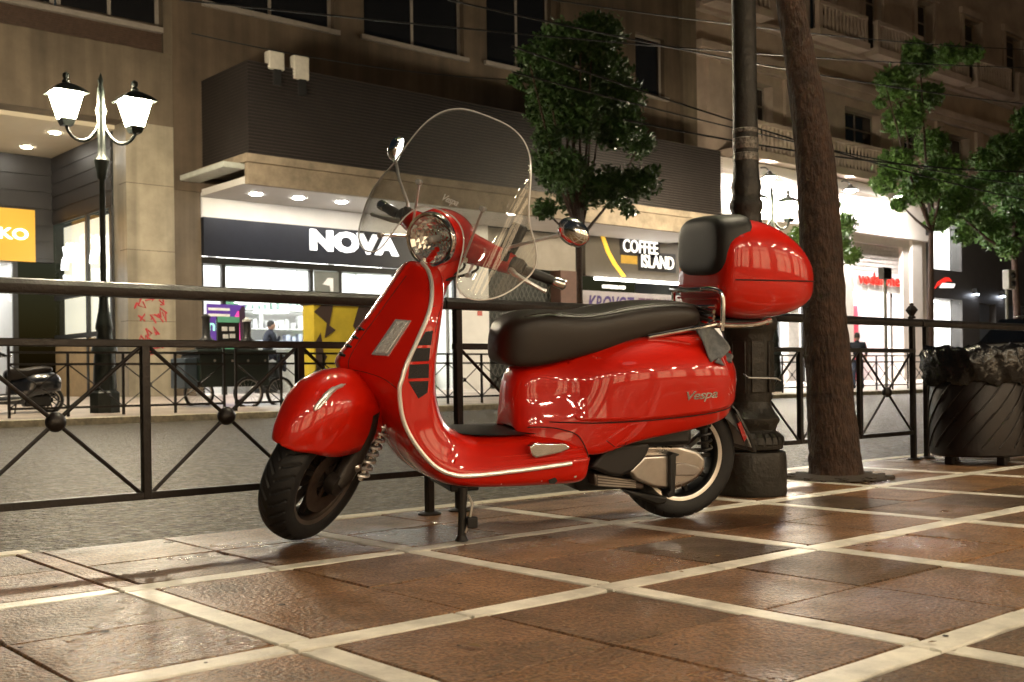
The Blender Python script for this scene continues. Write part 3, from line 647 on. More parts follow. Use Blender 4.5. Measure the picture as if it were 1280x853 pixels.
    bd(MB().tube(smooth_curve([(.655, .171, .372), (.60, .183, .372), (.55, .196, .366), (.49, .2055, .345), (.462, .213, .30), (.452, .2145, .27)], 5), .0022, 5), 'panel_seam', mat('seam_shadow', (.03, .002, .002), .7))
    # ---------------- windscreen (turns)
    zhi = [(0, 1.398), (.06, 1.396), (.11, 1.386), (.155, 1.364), (.19, 1.330), (.215, 1.288), (.235, 1.238), (.25, 1.193), (.265, 1.155), (.283, 1.122), (.303, 1.09), (.322, 1.052), (.330, 1.025), (.332, 1.005)]
    zlo = [(0, 1.088), (.05, 1.082), (.09, 1.06), (.118, 1.02), (.132, .97), (.142, .925), (.16, .893), (.19, .878), (.22, .876), (.25, .884), (.28, .902), (.305, .932), (.322, .967), (.330, .988), (.332, 1.005)]
    zhi = smooth_curve(zhi, 6); zlo = smooth_curve(zlo, 6)
    def it(tb, v): return float(np.interp(abs(v), [a for a, _ in tb], [b for _, b in tb]))
    def wsp(v, z):
        av = abs(v); k = .55*v*v+1.6*max(0, av-.2)**1.8
        return (1.035-(z-.9)*.40-.10*max(0, z-1.2)**1.5-k*(1.15 if z < 1.15 else 1.15-.45*min(1, (z-1.15)/.25)), v, z)
    vs_ = [.332*math.sin(q_) for q_ in np.linspace(-PI/2+.02, PI/2-.02, 97)]; rows = []
    for v in vs_: rows.append([wsp(v, lerp(it(zlo, v), it(zhi, v), k/20)) for k in range(21)])
    ws = bd(MB().loft(rows, closed_sec=False, cap=False).xf(fn), 'windscreen', windscreen, smooth=180)
    md = ws.modifiers.new('solid', 'SOLIDIFY'); md.thickness = .004; md.offset = 0
    edge = [r[-1] for r in rows]+[r[0] for r in rows[::-1]]
    bd(MB().tube(edge, .0026, 6, closed=True).xf(fn), 'windscreen_edge', clearedge, ws)
    for sgn in (1, -1):
        a, b_ = (.925, sgn*.105, .955), wsp(sgn*.125, 1.135); b_ = (b_[0]-.004, b_[1], b_[2])
        bd(MB().tube([a, b_], .0045, 8).xf(fn), 'windscreen_rod', bright, ws)
        bd(MB().tube([(a[0]-.01, a[1]-.015*sgn, a[2]), (a[0]+.005, a[1]+.01*sgn, a[2]+.002)], .010, 10).xf(fn), 'rod_clamp', chrome, ws)
        c = wsp(sgn*.125, 1.135); bd(MB().tube([(c[0]-.012, c[1], c[2]), (c[0]+.010, c[1], c[2]+.004)], .0085, 10).xf(fn), 'rod_knob', bright, ws)
        a2, b2 = (.90, sgn*.13, .945), wsp(sgn*.175, .94)
        bd(MB().tube([a2, b2], .0045, 8).xf(fn), 'windscreen_rod', bright, ws)
        bd(MB().tube([(b2[0]-.008, b2[1], b2[2]), (b2[0]+.010, b2[1], b2[2])], .0085, 10).xf(fn), 'rod_knob', bright, ws)
    S['windscreen'] = ws
    # phone holder on the handlebar
    bd(MB().box(-.012, .012, -.028, .028, -.05, .05, Matrix.Translation((.77, .185, 1.045)) @ Matrix.Rotation(rad(-25), 4, 'Y')).xf(fn), 'phone_clip', blackp, hs, bevel=.006)
    bd(MB().tube([(.80, .18, .98), (.785, .185, 1.0), (.775, .185, 1.03)], .007, 8).xf(fn), 'clip_stem', blackp, hs)
    # ---------------- top case with pad
    Bs = [(.052, .775, 1.02, .14), (.045, .758, 1.052, .172), (.02, .742, 1.076, .193), (-.03, .728, 1.090, .207), (-.10, .722, 1.092, .214), (-.18, .724, 1.080, .215), (-.26, .735, 1.050, .208), (-.33, .752, 1.005, .188), (-.385, .775, .955, .155), (-.415, .80, .915, .11), (-.425, .83, .885, .06)]
    def rrect(s1, z0_, z1_, w1, e=3.2, n=28):
        zc, hz = (z0_+z1_)/2, (z1_-z0_)/2
        return [(s1, math.copysign(abs(math.cos(2*PI*k/n))**(2/e), math.cos(2*PI*k/n))*w1, zc+math.copysign(abs(math.sin(2*PI*k/n))**(2/e), math.sin(2*PI*k/n))*hz) for k in range(n)]
    Bs = [(-.075+(q[0]-.052)*.88, *q[1:]) for q in Bs]
    tcase = bd(MB().loft([rrect(*q) for q in Bs]), 'top_case', red, sub=1, smooth=180); S['top_case'] = tcase
    # lid seam: a thin dark line round the case
    bd(MB().tube([(q[0], sgn*(q[3]*1.001), .868+.0*q[0]) for sgn, qs in ((1, Bs[2:-1]), (-1, Bs[-2:1:-1])) for q in qs], .0022, 6), 'lid_seam', mat('seam_shadow', (.03, .002, .002), .7), tcase)
    Pd = [(.088, .895, 1.055, .125), (.085, .880, 1.072, .15), (.070, .865, 1.088, .17), (.04, .858, 1.094, .182), (.005, .862, 1.098, .190), (-.04, .90, 1.100, .19), (-.06, .96, 1.098, .18)]
    Pd = [(-.06+(q[0]-.088)*.85, q[1]+.014, q[2]+.004, q[3]*.97) for q in Pd]
    bd(MB().loft([rrect(q[0], q[1], q[2], q[3], 3.6) for q in Pd]), 'back_pad', mat('pad_rubber', (.011, .010, .009), .5, bump=.1, bscale=400), tcase, sub=1, smooth=180)
    for k in range(3): bd(MB().tube([(-.068, -.14, .80+.022*k), (-.066, 0, .80+.022*k), (-.068, .14, .80+.022*k)], .004, 6), 'case_rib', red, tcase)
    bd(MB().box(-.30, -.02, -.09, .09, .695, .73), 'case_mount', blackp, bevel=.01)
    # chrome carrier
    for sgn in (1, -1):
        bd(MB().tube(smooth_curve([(.22, sgn*.172, .668), (.12, sgn*.185, .687), (.03, sgn*.19, .702), (-.03, sgn*.18, .712), (-.07, sgn*.15, .716)], 5), .0085, 10), 'grab_rail', chrome)
        bd(MB().tube(smooth_curve([(-.01, sgn*.165, .705), (-.04, sgn*.15, .712), (-.12, sgn*.145, .708), (-.22, sgn*.145, .712), (-.275, sgn*.14, .722)], 5), .0085, 10), 'carrier_tube', chrome)
        bd(MB().tube([(-.272, sgn*.14, .721), (-.288, sgn*.138, .725)], .0115, 10), 'tube_cap', chrome)
        bd(MB().tube(smooth_curve([(-.065, sgn*.178, .69), (-.067, sgn*.178, .75), (-.067, sgn*.175, .80), (-.06, sgn*.165, .826), (-.04, sgn*.14, .835), (-.02, sgn*.11, .833)], 5), .0085, 10), 'support_loop', chrome)
    bd(MB().tube(smooth_curve([(-.02, .11, .833), (-.015, .06, .831), (-.014, 0, .83), (-.015, -.06, .831), (-.02, -.11, .833)], 4), .0085, 10), 'support_loop', chrome)
    bd(MB().tube(smooth_curve([(-.045, .165, .775), (-.02, .11, .772), (-.014, 0, .77), (-.02, -.11, .772), (-.045, -.165, .775)], 4), .0075, 10), 'support_loop', chrome)
    for z_ in (.725, .745, .765): bd(MB().tube([(-.06, .13, z_-.01), (-.035, .09, z_), (-.035, -.08, z_)], .010, 8), 'spacer', chrome)
    # ---------------- engine, stand, tail
    def sprism(px, y0_, y1_, name, m, bevel=.008, seg=3, shift=0):
        pts = [loc(x, y, y1_) for x, y in px]; return bd(MB().prism([(a, y0_, c) for a, c in pts], (0, y1_-y0_, 0)), name, m, bevel=bevel, bseg=seg)
    sprism([(778, 562), (812, 556), (850, 557), (873, 564), (883, 574), (882, 588), (872, 600), (856, 609), (838, 613), (812, 606), (792, 598), (776, 590), (768, 575)], .05, .115, 'engine_cover', polished, .014, 4)
    sprism([(806, 570), (838, 569), (838, 612), (818, 610), (795, 600), (787, 590)], .10, .150, 'engine_cover', polished, .01, 4)
    sprism([(845, 580), (853, 578.5), (872, 583), (876, 588), (869, 595), (844, 595)], .10, .120, 'cover_plate', mat('plate_metal', (.42, .39, .37), .4, .9), .004, 2)
    sprism([(739, 585), (754, 566), (765, 557), (812, 553), (813, 562), (805, 576), (793, 589), (776, 597), (760, 594)], .06, .150, 'air_box', mat('air_box_plastic', (.013, .011, .011), .5), .016, 4)
    sprism([(742, 592), (760, 593), (776, 598), (805, 604), (806, 612), (775, 611), (744, 608)], .03, .105, 'crankcase', mat('crankcase_metal', (.16, .14, .13), .4, .9), .006, 2)
    for k in range(4): sprism([(748, 595+k*3.6), (795, 601+k*2.6), (795, 602.4+k*2.6), (748, 596.6+k*3.6)], .10, .110, 'cooling_fin', polished, 0)
    sprism([(838, 569), (843, 566), (850, 568), (849, 570), (845.5, 571), (844, 620), (836, 623), (834, 618), (838.5, 614)], .12, .168, 'guard_bar', blackp, .004, 2)
    sprism([(780, 612), (836, 622), (833, 630), (822, 632), (790, 620)], .04, .10, 'engine_sump', blackp, .008, 2)
    bd(MB().box(.02, .42, -.14, .05, .12, .30), 'engine_block', blackp, bevel=.03)
    bd(MB().tube([(-.03, -.17, .25), (.15, -.18, .25), (.30, -.16, .22)], [.05, .06, .04], 16), 'exhaust', blackp)
    bd(MB().tube([(-.01, .04, RT), (.16, .06, .23)], .04, 12), 'swing_arm', blackp)
    sp2 = []; p0, p1 = Vector((-.06, .10, .26)), Vector((-.02, .13, .45))
    for k in range(100):
        a = k/99; sp2.append(p0+(p1-p0)*a+Vector((.024*math.cos(a*2*PI*7), .024*math.sin(a*2*PI*7), 0)))
    bd(MB().tube(sp2, .005, 6), 'spring', blackp); bd(MB().tube([p0, p1], .014, 10), 'shock_absorber', blackp)
    bd(MB().loft([[(RT*1.12*math.cos(a), y_, RT+.012+RT*1.12*math.sin(a)*(1 if abs(y_) < .07 else .93)-(.07 if abs(y_) > .08 else 0)) for y_ in (-.085, -.082, -.06, 0, .06, .082, .085)] for a in np.linspace(rad(28), rad(165), 16)], closed_sec=False, cap=False), 'inner_mudguard', blackp)
    bd(MB().box(.02, .30, .05, .15, .285, .375), 'engine_shroud', blackp, bevel=.02)
    # stand: foot position fixed on the ground
    ft = SI @ Vector(onz(577, 677)); tp_ = Vector((loc(580, 610, ft.y)[0], ft.y-.01, .19))
    st = MB().tube([tp_, tp_+(ft-tp_)*.5, ft+Vector((0, 0, .012))], [.016, .013, .013], 10)
    st.lathe([(.020, 0), (.022, .006), (.014, .02)], 14, Matrix.Translation(ft)); bd(st, 'stand', mat('stand_steel', (.03, .028, .026), .45, .6))
    bd(MB().tube([tp_+Vector((-.012, .012, -.02)), tp_+Vector((-.028, .014, -.05)), ft+Vector((-.022, .012, .07)), ft+Vector((-.008, .01, .03))], .005, 6), 'stand_spring', polished)
    bd(MB().box(-.02, .015, -.012, .012, -.018, .018, Matrix.Translation(ft+Vector((-.028, .008, .062)))), 'stand_lug', blackp, bevel=.004)
    bd(MB().box(.80, .90, -.12, .12, .160, .185), 'stand_bracket', blackp, bevel=.006)
    # tail: lamp, plate carrier, reflector, dust cloth
    tl = MB().loft([[(-.135-dx, y_*w_, z_) for y_, z_ in ((-1, .50), (-1, .60), (-.7, .625), (.7, .625), (1, .60), (1, .50), (.7, .485), (-.7, .485))] for dx, w_ in ((0, .085), (.03, .08), (.05, .065))])
    bd(tl, 'tail_lamp', redglass, bevel=.01)
    pc = MB().loft([[(s1, -w1, z1), (s1-.012, -w1, z1-.004), (s1-.012, w1, z1-.004), (s1, w1, z1)] for s1, z1, w1 in ((-.14, .44, .07), (-.19, .40, .085), (-.25, .30, .09), (-.275, .245, .085))])
    bd(pc, 'plate_carrier', blackp)
    bd(MB().prism([(-.205, .092, .36), (-.232, .092, .30), (-.222, .092, .285), (-.192, .092, .35)], (0, .008, 0)), 'side_reflector', redglass, smooth=0)
    bd(MB().prism([(-.197, -.08, .385), (-.197, .08, .385), (-.262, .08, .262), (-.262, -.08, .262)], (-.018, 0, -.008)), 'number_plate', mat('plate_back', (.4, .4, .38), .4), smooth=0)
    for nm, qd in (('dust_cloth', [(869, 413, .185), (890, 404, .16), (912, 437, .20), (892, 454, .255)]), ('dust_cloth', [(892, 453, .245), (906, 438, .19), (915, 446, .19), (911, 458, .22)])):
        cn = [Vector((loc(x, y, yy)[0], yy, loc(x, y, yy)[1])) for x, y, yy in qd]; cl = []
        for i in range(9):
            a = i/8; cl.append([cn[0]*(1-a)*(1-b_)+cn[1]*(1-a)*b_+cn[2]*a*b_+cn[3]*a*(1-b_)+Vector((0, .010*math.sin(a*5+b_*4)+.006*math.sin(b_*11+a*3), .004*math.sin(b_*7))) for b_ in np.linspace(0, 1, 9)])
        co = bd(MB().loft(cl, closed_sec=False, cap=False), nm, cloth, sub=1, smooth=180); md = co.modifiers.new('solid', 'SOLIDIFY'); md.thickness = .006
    # footrest
    bd(MB().loft([rrect(q[0], q[1], q[2], 0.001, 2.6, 16) for q in []] or [[(s1, .205+d, z_) for s1, z_ in ((.672, .316), (.662, .288), (.648, .280), (.56, .294), (.532, .304), (.528, .312), (.545, .324), (.655, .328))] for d in (0, .03)]), 'footrest', chrome, bevel=.006, bseg=3)
    sprism([(686, 600), (694, 597), (697, 601), (694, 605), (688, 605)], .19, .221, 'frame_hole', blackp, 0)
    return S
root = bpy.data.objects.new('motor_scooter', None); C.objects.link(root); root.matrix_world = SM
tag(root, 'glossy red motor scooter with clear windscreen and red top case', 'scooter')
S = make_scooter(root, paint, steer)
# ---- details laid on the curved bodywork
bpy.context.view_layer.update(); dg = bpy.context.evaluated_depsgraph_get()
def bvh(o):
    e = o.evaluated_get(dg); me = e.to_mesh(); v = [tuple(p.co) for p in me.vertices]; f = [tuple(p.vertices) for p in me.polygons]; e.to_mesh_clear(); return BVHTree.FromPolygons(v, f)
BV = {k: bvh(S[k]) for k in ('leg_shield', 'mudguard', 'side_panel', 'body')}
def hit(bv, x, y, yl=.23):
    o, d = lray(x, y); h = bv.ray_cast(o, d)
    if h[0] is None:
        a, c = loc(x, y, yl); p = Vector((a, yl, c)); q = bv.find_nearest(p); return q[0], q[1]
    n = h[1]; n = n if n.dot(d) < 0 else -n
    return h[0], n
def patch(name, bv, quad, m, par, n=6, lift=.003, base=-.004, loc_inner=None):
    q = [np.array(p, float) for p in quad]; g0 = []; g1 = []
    for i in range(n+1):
        ra = []; rb = []
        for j in range(n+1):
            u, v = i/n, j/n; p = q[0]*(1-u)*(1-v)+q[1]*u*(1-v)+q[2]*u*v+q[3]*(1-u)*v
            h, nn = hit(bv, *p); nn = nn if nn.y > -.2 else -nn; ra.append(h+nn*lift); rb.append(h+nn*base)
        g0.append(ra); g1.append(rb)
    b = MB().loft(g0, closed_sec=False, cap=False)
    rim = [(0, j) for j in range(n)]+[(i, n) for i in range(n)]+[(n, j) for j in range(n, 0, -1)]+[(i, 0) for i in range(n, 0, -1)]
    b.loft([[g0[i][j] for i, j in rim], [g1[i][j] for i, j in rim]], cap=False)
    return b.build(name, m, par, local=True, smooth=40)
ls = S['leg_shield']
hexm = mat('vent_mesh', (.010, .010, .011), .5, bump=.6, bscale=220)
for q in ([(531.5, 415), (541, 413.5), (538.5, 431.5), (521.5, 432)], [(520.5, 435.5), (537.5, 435), (536, 451.5), (513, 452.5)], [(512, 456), (536, 455), (535.5, 472.5), (510, 473.5)], [(510.5, 477), (535.5, 476.5), (534, 491), (523, 498.5)]):
    patch('vent', BV['leg_shield'], q, hexm, ls, 6, .0015)
bz_ = patch('indicator', BV['leg_shield'], [(465, 444), (485.5, 445.5), (514, 401.5), (495, 400)], bright, ls, 6, .004)
patch('indicator_lens', BV['leg_shield'], [(469, 441.5), (484, 442.5), (510.5, 403.5), (497, 402.8)], lens, bz_, 6, .0065)
for k in range(4):
    z_ = .685-.027*k; s0_ = float(np.interp(z_, [.566, .598, .664, .752], [1.262, 1.252, 1.200, 1.136]))
    MB().tube([(s0_-.004, .010, z_+.004), (s0_-.006, .028, z_+.002), (s0_-.016, .042, z_-.003)], [.0045, .0065, .0045], 8).build('horn_slot', hexm, ls, local=True)
def surf_tube(name, bv, px, r, m, par, lift=.002):
    P = []
    for x, y in smooth_curve(px, 5):
        h, nn = hit(bv, x, y); P.append(h+nn*lift)
    return MB().tube(P, r, 8).build(name, m, par, local=True)
for k in range(3): surf_tube('tail_trim', BV['body'], [(888+7*k, 456-4*k), (894+6*k, 464-3*k), (902+4.5*k, 478-2*k), (910+2.8*k, 494-2*k)], .0036, bright, S['body'])
surf_tube('mudguard_crest', BV['mudguard'], [(393, 514), (398, 505), (408, 494), (419, 486), (431, 481)], [.002]+[.006]*8+[.009]*6+[.006]*4+[.002]*2, bright, S['mudguard'], .003)
surf_tube('mudguard_crest', BV['mudguard'], [(397, 512), (405, 503), (413, 493)], .004, bright, S['mudguard'], .006)
def script(s, bv, quad, m, par, name):
    v, f = text_mesh(s, 1., .012, .5, 3, .35, .92); a = np.array(v); lo, hi = a.min(0), a.max(0); a = (a-lo)/(hi-lo); q = [np.array(p, float) for p in quad]; P = []
    for u, w_, t_ in a:
        p = q[0]*(1-u)*(1-w_)+q[1]*u*(1-w_)+q[2]*u*w_+q[3]*(1-u)*w_
        h, nn = hit(bv, *p); P.append(h+nn*(.0005+.003*t_))
    return MB().add(P, f).build(name, m, par, local=True, smooth=0, fix=False)
script('Vespa', BV['side_panel'], [(859, 504), (897, 500), (896, 486), (858, 490)], chrome, S['side_panel'], 'script_badge')
# white script on the windscreen
v, f = text_mesh('Vespa', .028, .0004, .0005, 3, .35, .92)
def on_ws(p):
    y_ = -.02+p[0]; z_ = 1.118+p[1]
    av = abs(y_); return steer((1.035-(z_-.9)*.40-.75*y_*y_*1.15+.004, y_, z_))
MB().add([on_ws(p) for p in v], f).build('script_print', mat('white_print', (.8, .8, .8), .5), S['windscreen'], local=True, smooth=0)

sm_ = mat('seam_shadow', (.03, .002, .002), .7)
surf_tube('panel_seam', BV['leg_shield'], [(508, 345), (488, 372), (468, 400), (450, 425), (437, 448), (436, 460)], .0011, sm_, ls, .0003)
surf_tube('panel_seam', BV['leg_shield'], [(438, 462), (458, 466), (480, 474), (497, 487)], .0011, sm_, ls, .0003)
surf_tube('panel_seam', BV['leg_shield'], [(556, 372), (548, 395), (544, 415)], .0011, sm_, ls, .0003)
surf_tube('panel_seam', BV['body'], [(758, 551), (775, 562), (783, 553)], .0013, sm_, S['body'], .0003)
# ================================================================== FAR SIDE OF THE STREET
YF = 24.5
def fx(px, py=300, Y=YF): return float(ony(px, py, Y)[0])
def fz(px, py, Y=YF): return float(ony(px, py, Y)[2])
beige = mat('render_beige', (.125, .097, .066), .8, 0, .25, .9, bump=.2, bscale=8)
brownw = mat('render_brown', (.10, .072, .047), .85, 0, .3, .8, bump=.2, bscale=8)
marble = mat('marble_cladding', (.30, .265, .20), .35, 0, .25, 1.5)
white_w = mat('white_wall', (.75, .74, .72), .6, 0, .06, 2)
dark_panel = mat('dark_panel', (.018, .016, .015), .45, 0, .3, 3)
frame_m = mat('window_frame', (.26, .23, .20), .5, 0, .15, 5)
frame_d = mat('dark_frame', (.03, .03, .03), .4, .3, .2, 5)
pane_d = mat('dark_pane', (.010, .009, .009), .06, 0, .3, .6, spec=.7)
ceil_l = emis('shop_ceiling_light', (1., .97, .93), SHOP)
shop_white = mat('shop_white', (.82, .81, .80), .5, 0, .05, 3)
def stain(m):
    n = m.node_tree; b = n.nodes['Principled BSDF']; src = b.inputs['Base Color'].links[0].from_socket; g = n.nodes.new('ShaderNodeNewGeometry')
    vm = n.nodes.new('ShaderNodeVectorMath'); vm.operation = 'MULTIPLY'; vm.inputs[1].default_value = (2.6, 2.6, .12); n.links.new(g.outputs['Position'], vm.inputs[0])
    nz = n.nodes.new('ShaderNodeTexNoise'); nz.inputs['Scale'].default_value = 1.; nz.inputs['Detail'].default_value = 7; n.links.new(vm.outputs[0], nz.inputs['Vector'])
    mr = n.nodes.new('ShaderNodeMapRange'); mr.inputs[1].default_value = .38; mr.inputs[2].default_value = .62; mr.inputs[3].default_value = .74; mr.inputs[4].default_value = 1.15; n.links.new(nz.outputs['Fac'], mr.inputs[0])
    mx = n.nodes.new('ShaderNodeMixRGB'); mx.blend_type = 'MULTIPLY'; mx.inputs[0].default_value = 1; n.links.new(src, mx.inputs[1]); n.links.new(mr.outputs[0], mx.inputs[2]); n.links.new(mx.outputs[0], b.inputs['Base Color'])
for m_ in (beige, brownw, marble): stain(m_)
def walls(x0, x1, z0, z1, y0, y1, holes):
    xs = sorted({x0, x1, *[h[0] for h in holes], *[h[1] for h in holes]}); zs = sorted({z0, z1, *[h[2] for h in holes], *[h[3] for h in holes]}); b = MB()
    for a, c in zip(xs[:-1], xs[1:]):
        run = None
        for d, e in zip(zs[:-1], zs[1:]):
            cx, cz = (a+c)/2, (d+e)/2
            if any(h[0] < cx < h[1] and h[2] < cz < h[3] for h in holes):
                if run: b.box(a, c, y0, y1, *run); run = None
            else: run = (run[0], e) if run else (d, e)
        if run: b.box(a, c, y0, y1, *run)
    return b
def window(t, x0, x1, z0, z1, y=YF, mull=1, m=None, pm=None, fwid=.09, depth=.22, transom=None):
    m = m or frame_m; yb = y+depth; b = MB()
    b.box(x0, x0+fwid, yb-.06, yb, z0, z1).box(x1-fwid, x1, yb-.06, yb, z0, z1).box(x0+fwid, x1-fwid, yb-.06, yb, z0, z0+fwid).box(x0+fwid, x1-fwid, yb-.06, yb, z1-fwid, z1)
    cuts = [x0+fwid]+[x0+(x1-x0)*(k+1)/(mull+1) for k in range(mull)]+[x1-fwid]
    for c in cuts[1:-1]: b.box(c-.04, c+.04, yb-.055, yb-.003, z0+fwid, z1-fwid)
    if transom: b.box(x0+fwid, x1-fwid, yb-.052, yb-.006, transom-.03, transom+.03)
    o = b.build('window', m, t, smooth=0)
    for i, (a, c) in enumerate(zip(cuts[:-1], cuts[1:])):
        aa, cc = a+(.04 if i else 0), c-(.04 if i < len(cuts)-2 else 0)
        for zz in ([(z0+fwid, z1-fwid)] if not transom else [(z0+fwid, transom-.03), (transom+.03, z1-fwid)]):
            MB().box(aa+.002, cc-.002, yb-.035, yb-.02, zz[0]+.002, zz[1]-.002).build('pane', pm or pane_d, o, smooth=0)
    return o
def pane(t, x0, x1, z0, z1, y, m=None): return MB().box(x0, x1, y, y+.012, z0, z1).build('pane', m or shopglass, t, smooth=0)
def shop_room(t, x0, x1, y0, y1, z0, z1, wall=None, light=ceil_l, inset=.15):
    wm = wall or shop_white
    MB().box(x0, x1, y1, y1+.1, z0, z1).build('back_wall', wm, t, smooth=0)
    MB().box(x0-.1, x0, y0, y1, z0, z1).build('side_wall', wm, t, smooth=0); MB().box(x1, x1+.1, y0, y1, z0, z1).build('side_wall', wm, t, smooth=0)
    MB().box(x0-.1, x1+.1, y0, y1+.1, z1, z1+.1).build('shop_ceiling', wm, t, smooth=0)
    n = max(1, int((x1-x0)/1.6))
    for k in range(n):
        a = x0+(x1-x0)*(k+.12)/n; c = x0+(x1-x0)*(k+.88)/n
        MB().box(a, c, y0+.4, y1-.3, z1-.05, z1-.004).build('ceiling_light', light, t, smooth=0)
# ------------------------------------------------------------------ building at the left, recessed shop
t = thing('building', 'beige office block over a recessed shop with a yellow sign', 'building', (5, YF, 0)); BA = t
xe = 11.08
walls(-8, xe, 6.38, 8.05, YF, YF+.6, []).build('wall', beige, t, smooth=0)
MB().box(-8, 10.86, YF+.08, YF+.5, 8.052, 8.50).build('shutter_band', mat('shutter_slats', (.075, .045, .03), .6, 0, .3, 10), t, smooth=0)
for k in range(9): MB().box(-8, 10.85, YF+.05, YF+.085, 8.07+k*.047, 8.10+k*.047).build('slat', mat('shutter_slats', (.075, .045, .03), .6), t, smooth=0)
MB().box(-8, 10.86, YF-.04, YF+.5, 8.502, 8.62).build('sill', frame_m, t, smooth=0)
MB().box(10.862, xe, YF-.02, YF+.5, 8.052, 16).build('pilaster', beige, t, smooth=0)
for k in range(5):
    x1 = 10.84-k*2.35; window(t, x1-2.3, x1, 8.64, 11., mull=1)
walls(-8, 10.86, 11.02, 16, YF, YF+.6, []).build('wall', beige, t, smooth=0)
MB().box(9.96, xe, YF+.002, YF+.75, 0, 6.378).build('column', marble, t, smooth=0)
for z in (1.9, 3.5, 5.0): MB().box(9.955, xe+.003, YF-.001, YF+.4, z, z+.012).build('joint', mat('joint_dark', (.1, .08, .06), .9), t, smooth=0)
soffit_m = mat('soffit_cream', (.60, .53, .40), .7, 0, .06, 1)
YB = 29.2
for xx in (5.2, 7.4, 9.0):
    for yy in (26.2, 28.2): MB().lathe([(.11, 6.262), (.11, 6.279)], 16, Matrix.Translation((xx, yy, 0))).build('downlight', emis('recess_downlight', (1., .93, .80), 110.), t)
MB().box(-8, 9.95, YF+.602, YB+.3, 6.28, 6.42).build('soffit', soffit_m, t, smooth=0)
MB().box(-8, 9.95, YB, YB+.2, 3.6, 6.27).build('shop_fascia', dark_panel, t, smooth=0)
for k in range(6): MB().box(-8, 9.94, YB-.03, YB, 3.7+k*.42, 3.70+k*.42+.36).build('fascia_board', dark_panel, t, smooth=0)
# side wall of the recess with two glazed bays
xs_ = 9.93
MB().box(xs_, xs_+.02, YF+.77, YB, 4.55, 6.27).build('side_fascia', dark_panel, t, smooth=0)
for k in range(5): MB().box(xs_-.02, xs_, YF+.78, YB, 4.6+k*.33, 4.6+k*.33+.27).build('fascia_board', dark_panel, t, smooth=0)
warm_wall = emis('lit_window_panel', (1., .93, .74), .9)
yA, yM, yC = YF+.8, YF+2.3, YB-.1
for a, c in ((yA, yM), (yM, yC)):
    MB().box(xs_+.25, xs_+.30, a, c, .9, 4.5).build('window_panel', warm_wall, t, smooth=0)
    fr = MB(); fr.box(xs_-.04, xs_+.04, a-.06, a+.06, .2, 4.55); fr.box(xs_-.04, xs_+.04, a+.06, c-.06, 2.62, 2.74); fr.box(xs_-.04, xs_+.04, a+.06, c-.06, 1.62, 1.74)
    fr.build('window_frame', frame_d, t, smooth=0)
    MB().box(xs_, xs_+.012, a+.07, c-.07, 1.75, 2.61).build('pane', shopglass, t, smooth=0); MB().box(xs_, xs_+.012, a+.07, c-.07, 2.75, 4.5).build('pane', shopglass, t, smooth=0)
    MB().box(xs_-.02, xs_+.2, a+.07, c-.07, .2, 1.6).build('stall_riser', mat('riser_ochre', (.42, .30, .16), .6), t, smooth=0)
    ym = (a+c)/2
    neon = emis('neon_white', (1., 1., 1.), 5.)
    P = [(xs_-.05, ym+(.42*math.cos(q))*(1 if q < 4.6 else .7), 3.35+.42*math.sin(q)*(1.25 if math.sin(q) < 0 else .5+.5*abs(math.sin(q*2.5)))) for q in np.linspace(0, 6.0, 40)]
    MB().tube(P, .035, 6).build('neon_sign', neon, t); 
    MB().tube([(xs_-.05, ym+.3, 3.9), (xs_-.05, ym+.15, 3.6), (xs_-.05, ym+.05, 3.95), (xs_-.05, ym-.1, 3.6), (xs_-.05, ym-.25, 3.95)], .035, 6).build('neon_sign', neon, t)
# lit display window at the back of the recess
shop_room(t, 2, 9.0, YB+.1, YB+2, .2, 3.55, light=emis('clothes_shop_light', (1., .98, .95), 5.))
for xx in (2, 5.4, 7.2, 9.0): MB().box(xx-.06, xx+.06, YB-.03, YB+.06, .2, 3.58).build('window_frame', frame_d, t, smooth=0)
for a, c in ((2.07, 5.33), (5.47, 7.13), (7.27, 8.93)): pane(t, a, c, .25, 3.55, YB)
cols = [(.1, .2, .5), (.55, .12, .1), (.15, .15, .17), (.6, .3, .35), (.25, .4, .55), (.5, .4, .25), (.7, .2, .3), (.12, .12, .14), (.3, .5, .6), (.6, .55, .5)]
for k in range(10):
    xx = 4.5+k*.42; c_ = cols[k]; m_ = mat('garment_%d' % k, c_, .9, var=.4, scale=12)
    g = thing('garment', ['navy', 'brick red', 'charcoal', 'dusty pink', 'steel blue', 'tan', 'crimson', 'black', 'sky blue', 'oatmeal'][k]+' garment hanging in the lit shop window under the yellow sign', 'garment', (xx, YB+.9, 1.), 'garments in the left shop window')
    zt = 2.1+random.uniform(-.2, .3)
    MB().loft([[(xx-.16*w_, YB+.86, z_), (xx+.16*w_, YB+.86, z_), (xx+.16*w_, YB+.98, z_), (xx-.16*w_, YB+.98, z_)] for w_, z_ in ((1.1, .75), (.8, 1.3), (1., 1.75), (.9, 1.95), (.25, zt))]).build('fabric', m_, g)
    MB().tube([(xx, YB+.92, zt), (xx+.02, YB+.92, zt+.12)], .01, 5).build('hook', chrome, g)
# the yellow sign
sx1, sz0, sz1 = fx(42, 290, YB), fz(20, 327, YB), fz(20, 262, YB)
sg = thing('shop_sign', 'square yellow sign with white capital letters on dark boards', 'sign', (sx1-1, YB-.1, sz0))
MB().box(sx1-2.6, sx1, YB-.12, YB-.031, sz0, sz1).build('panel', emis('sign_yellow', (.80, .40, .04), .45), sg, smooth=0)
lt0, lt1 = fx(-27, 290, YB), fx(33, 290, YB)
wall_text('lettering', 'KIKO', emis('sign_white', (1, 1, 1), 2.), sg, lt0, lt1, fz(15, 300, YB), fz(15, 286, YB), YB-.122, offset=.02, th=.03)
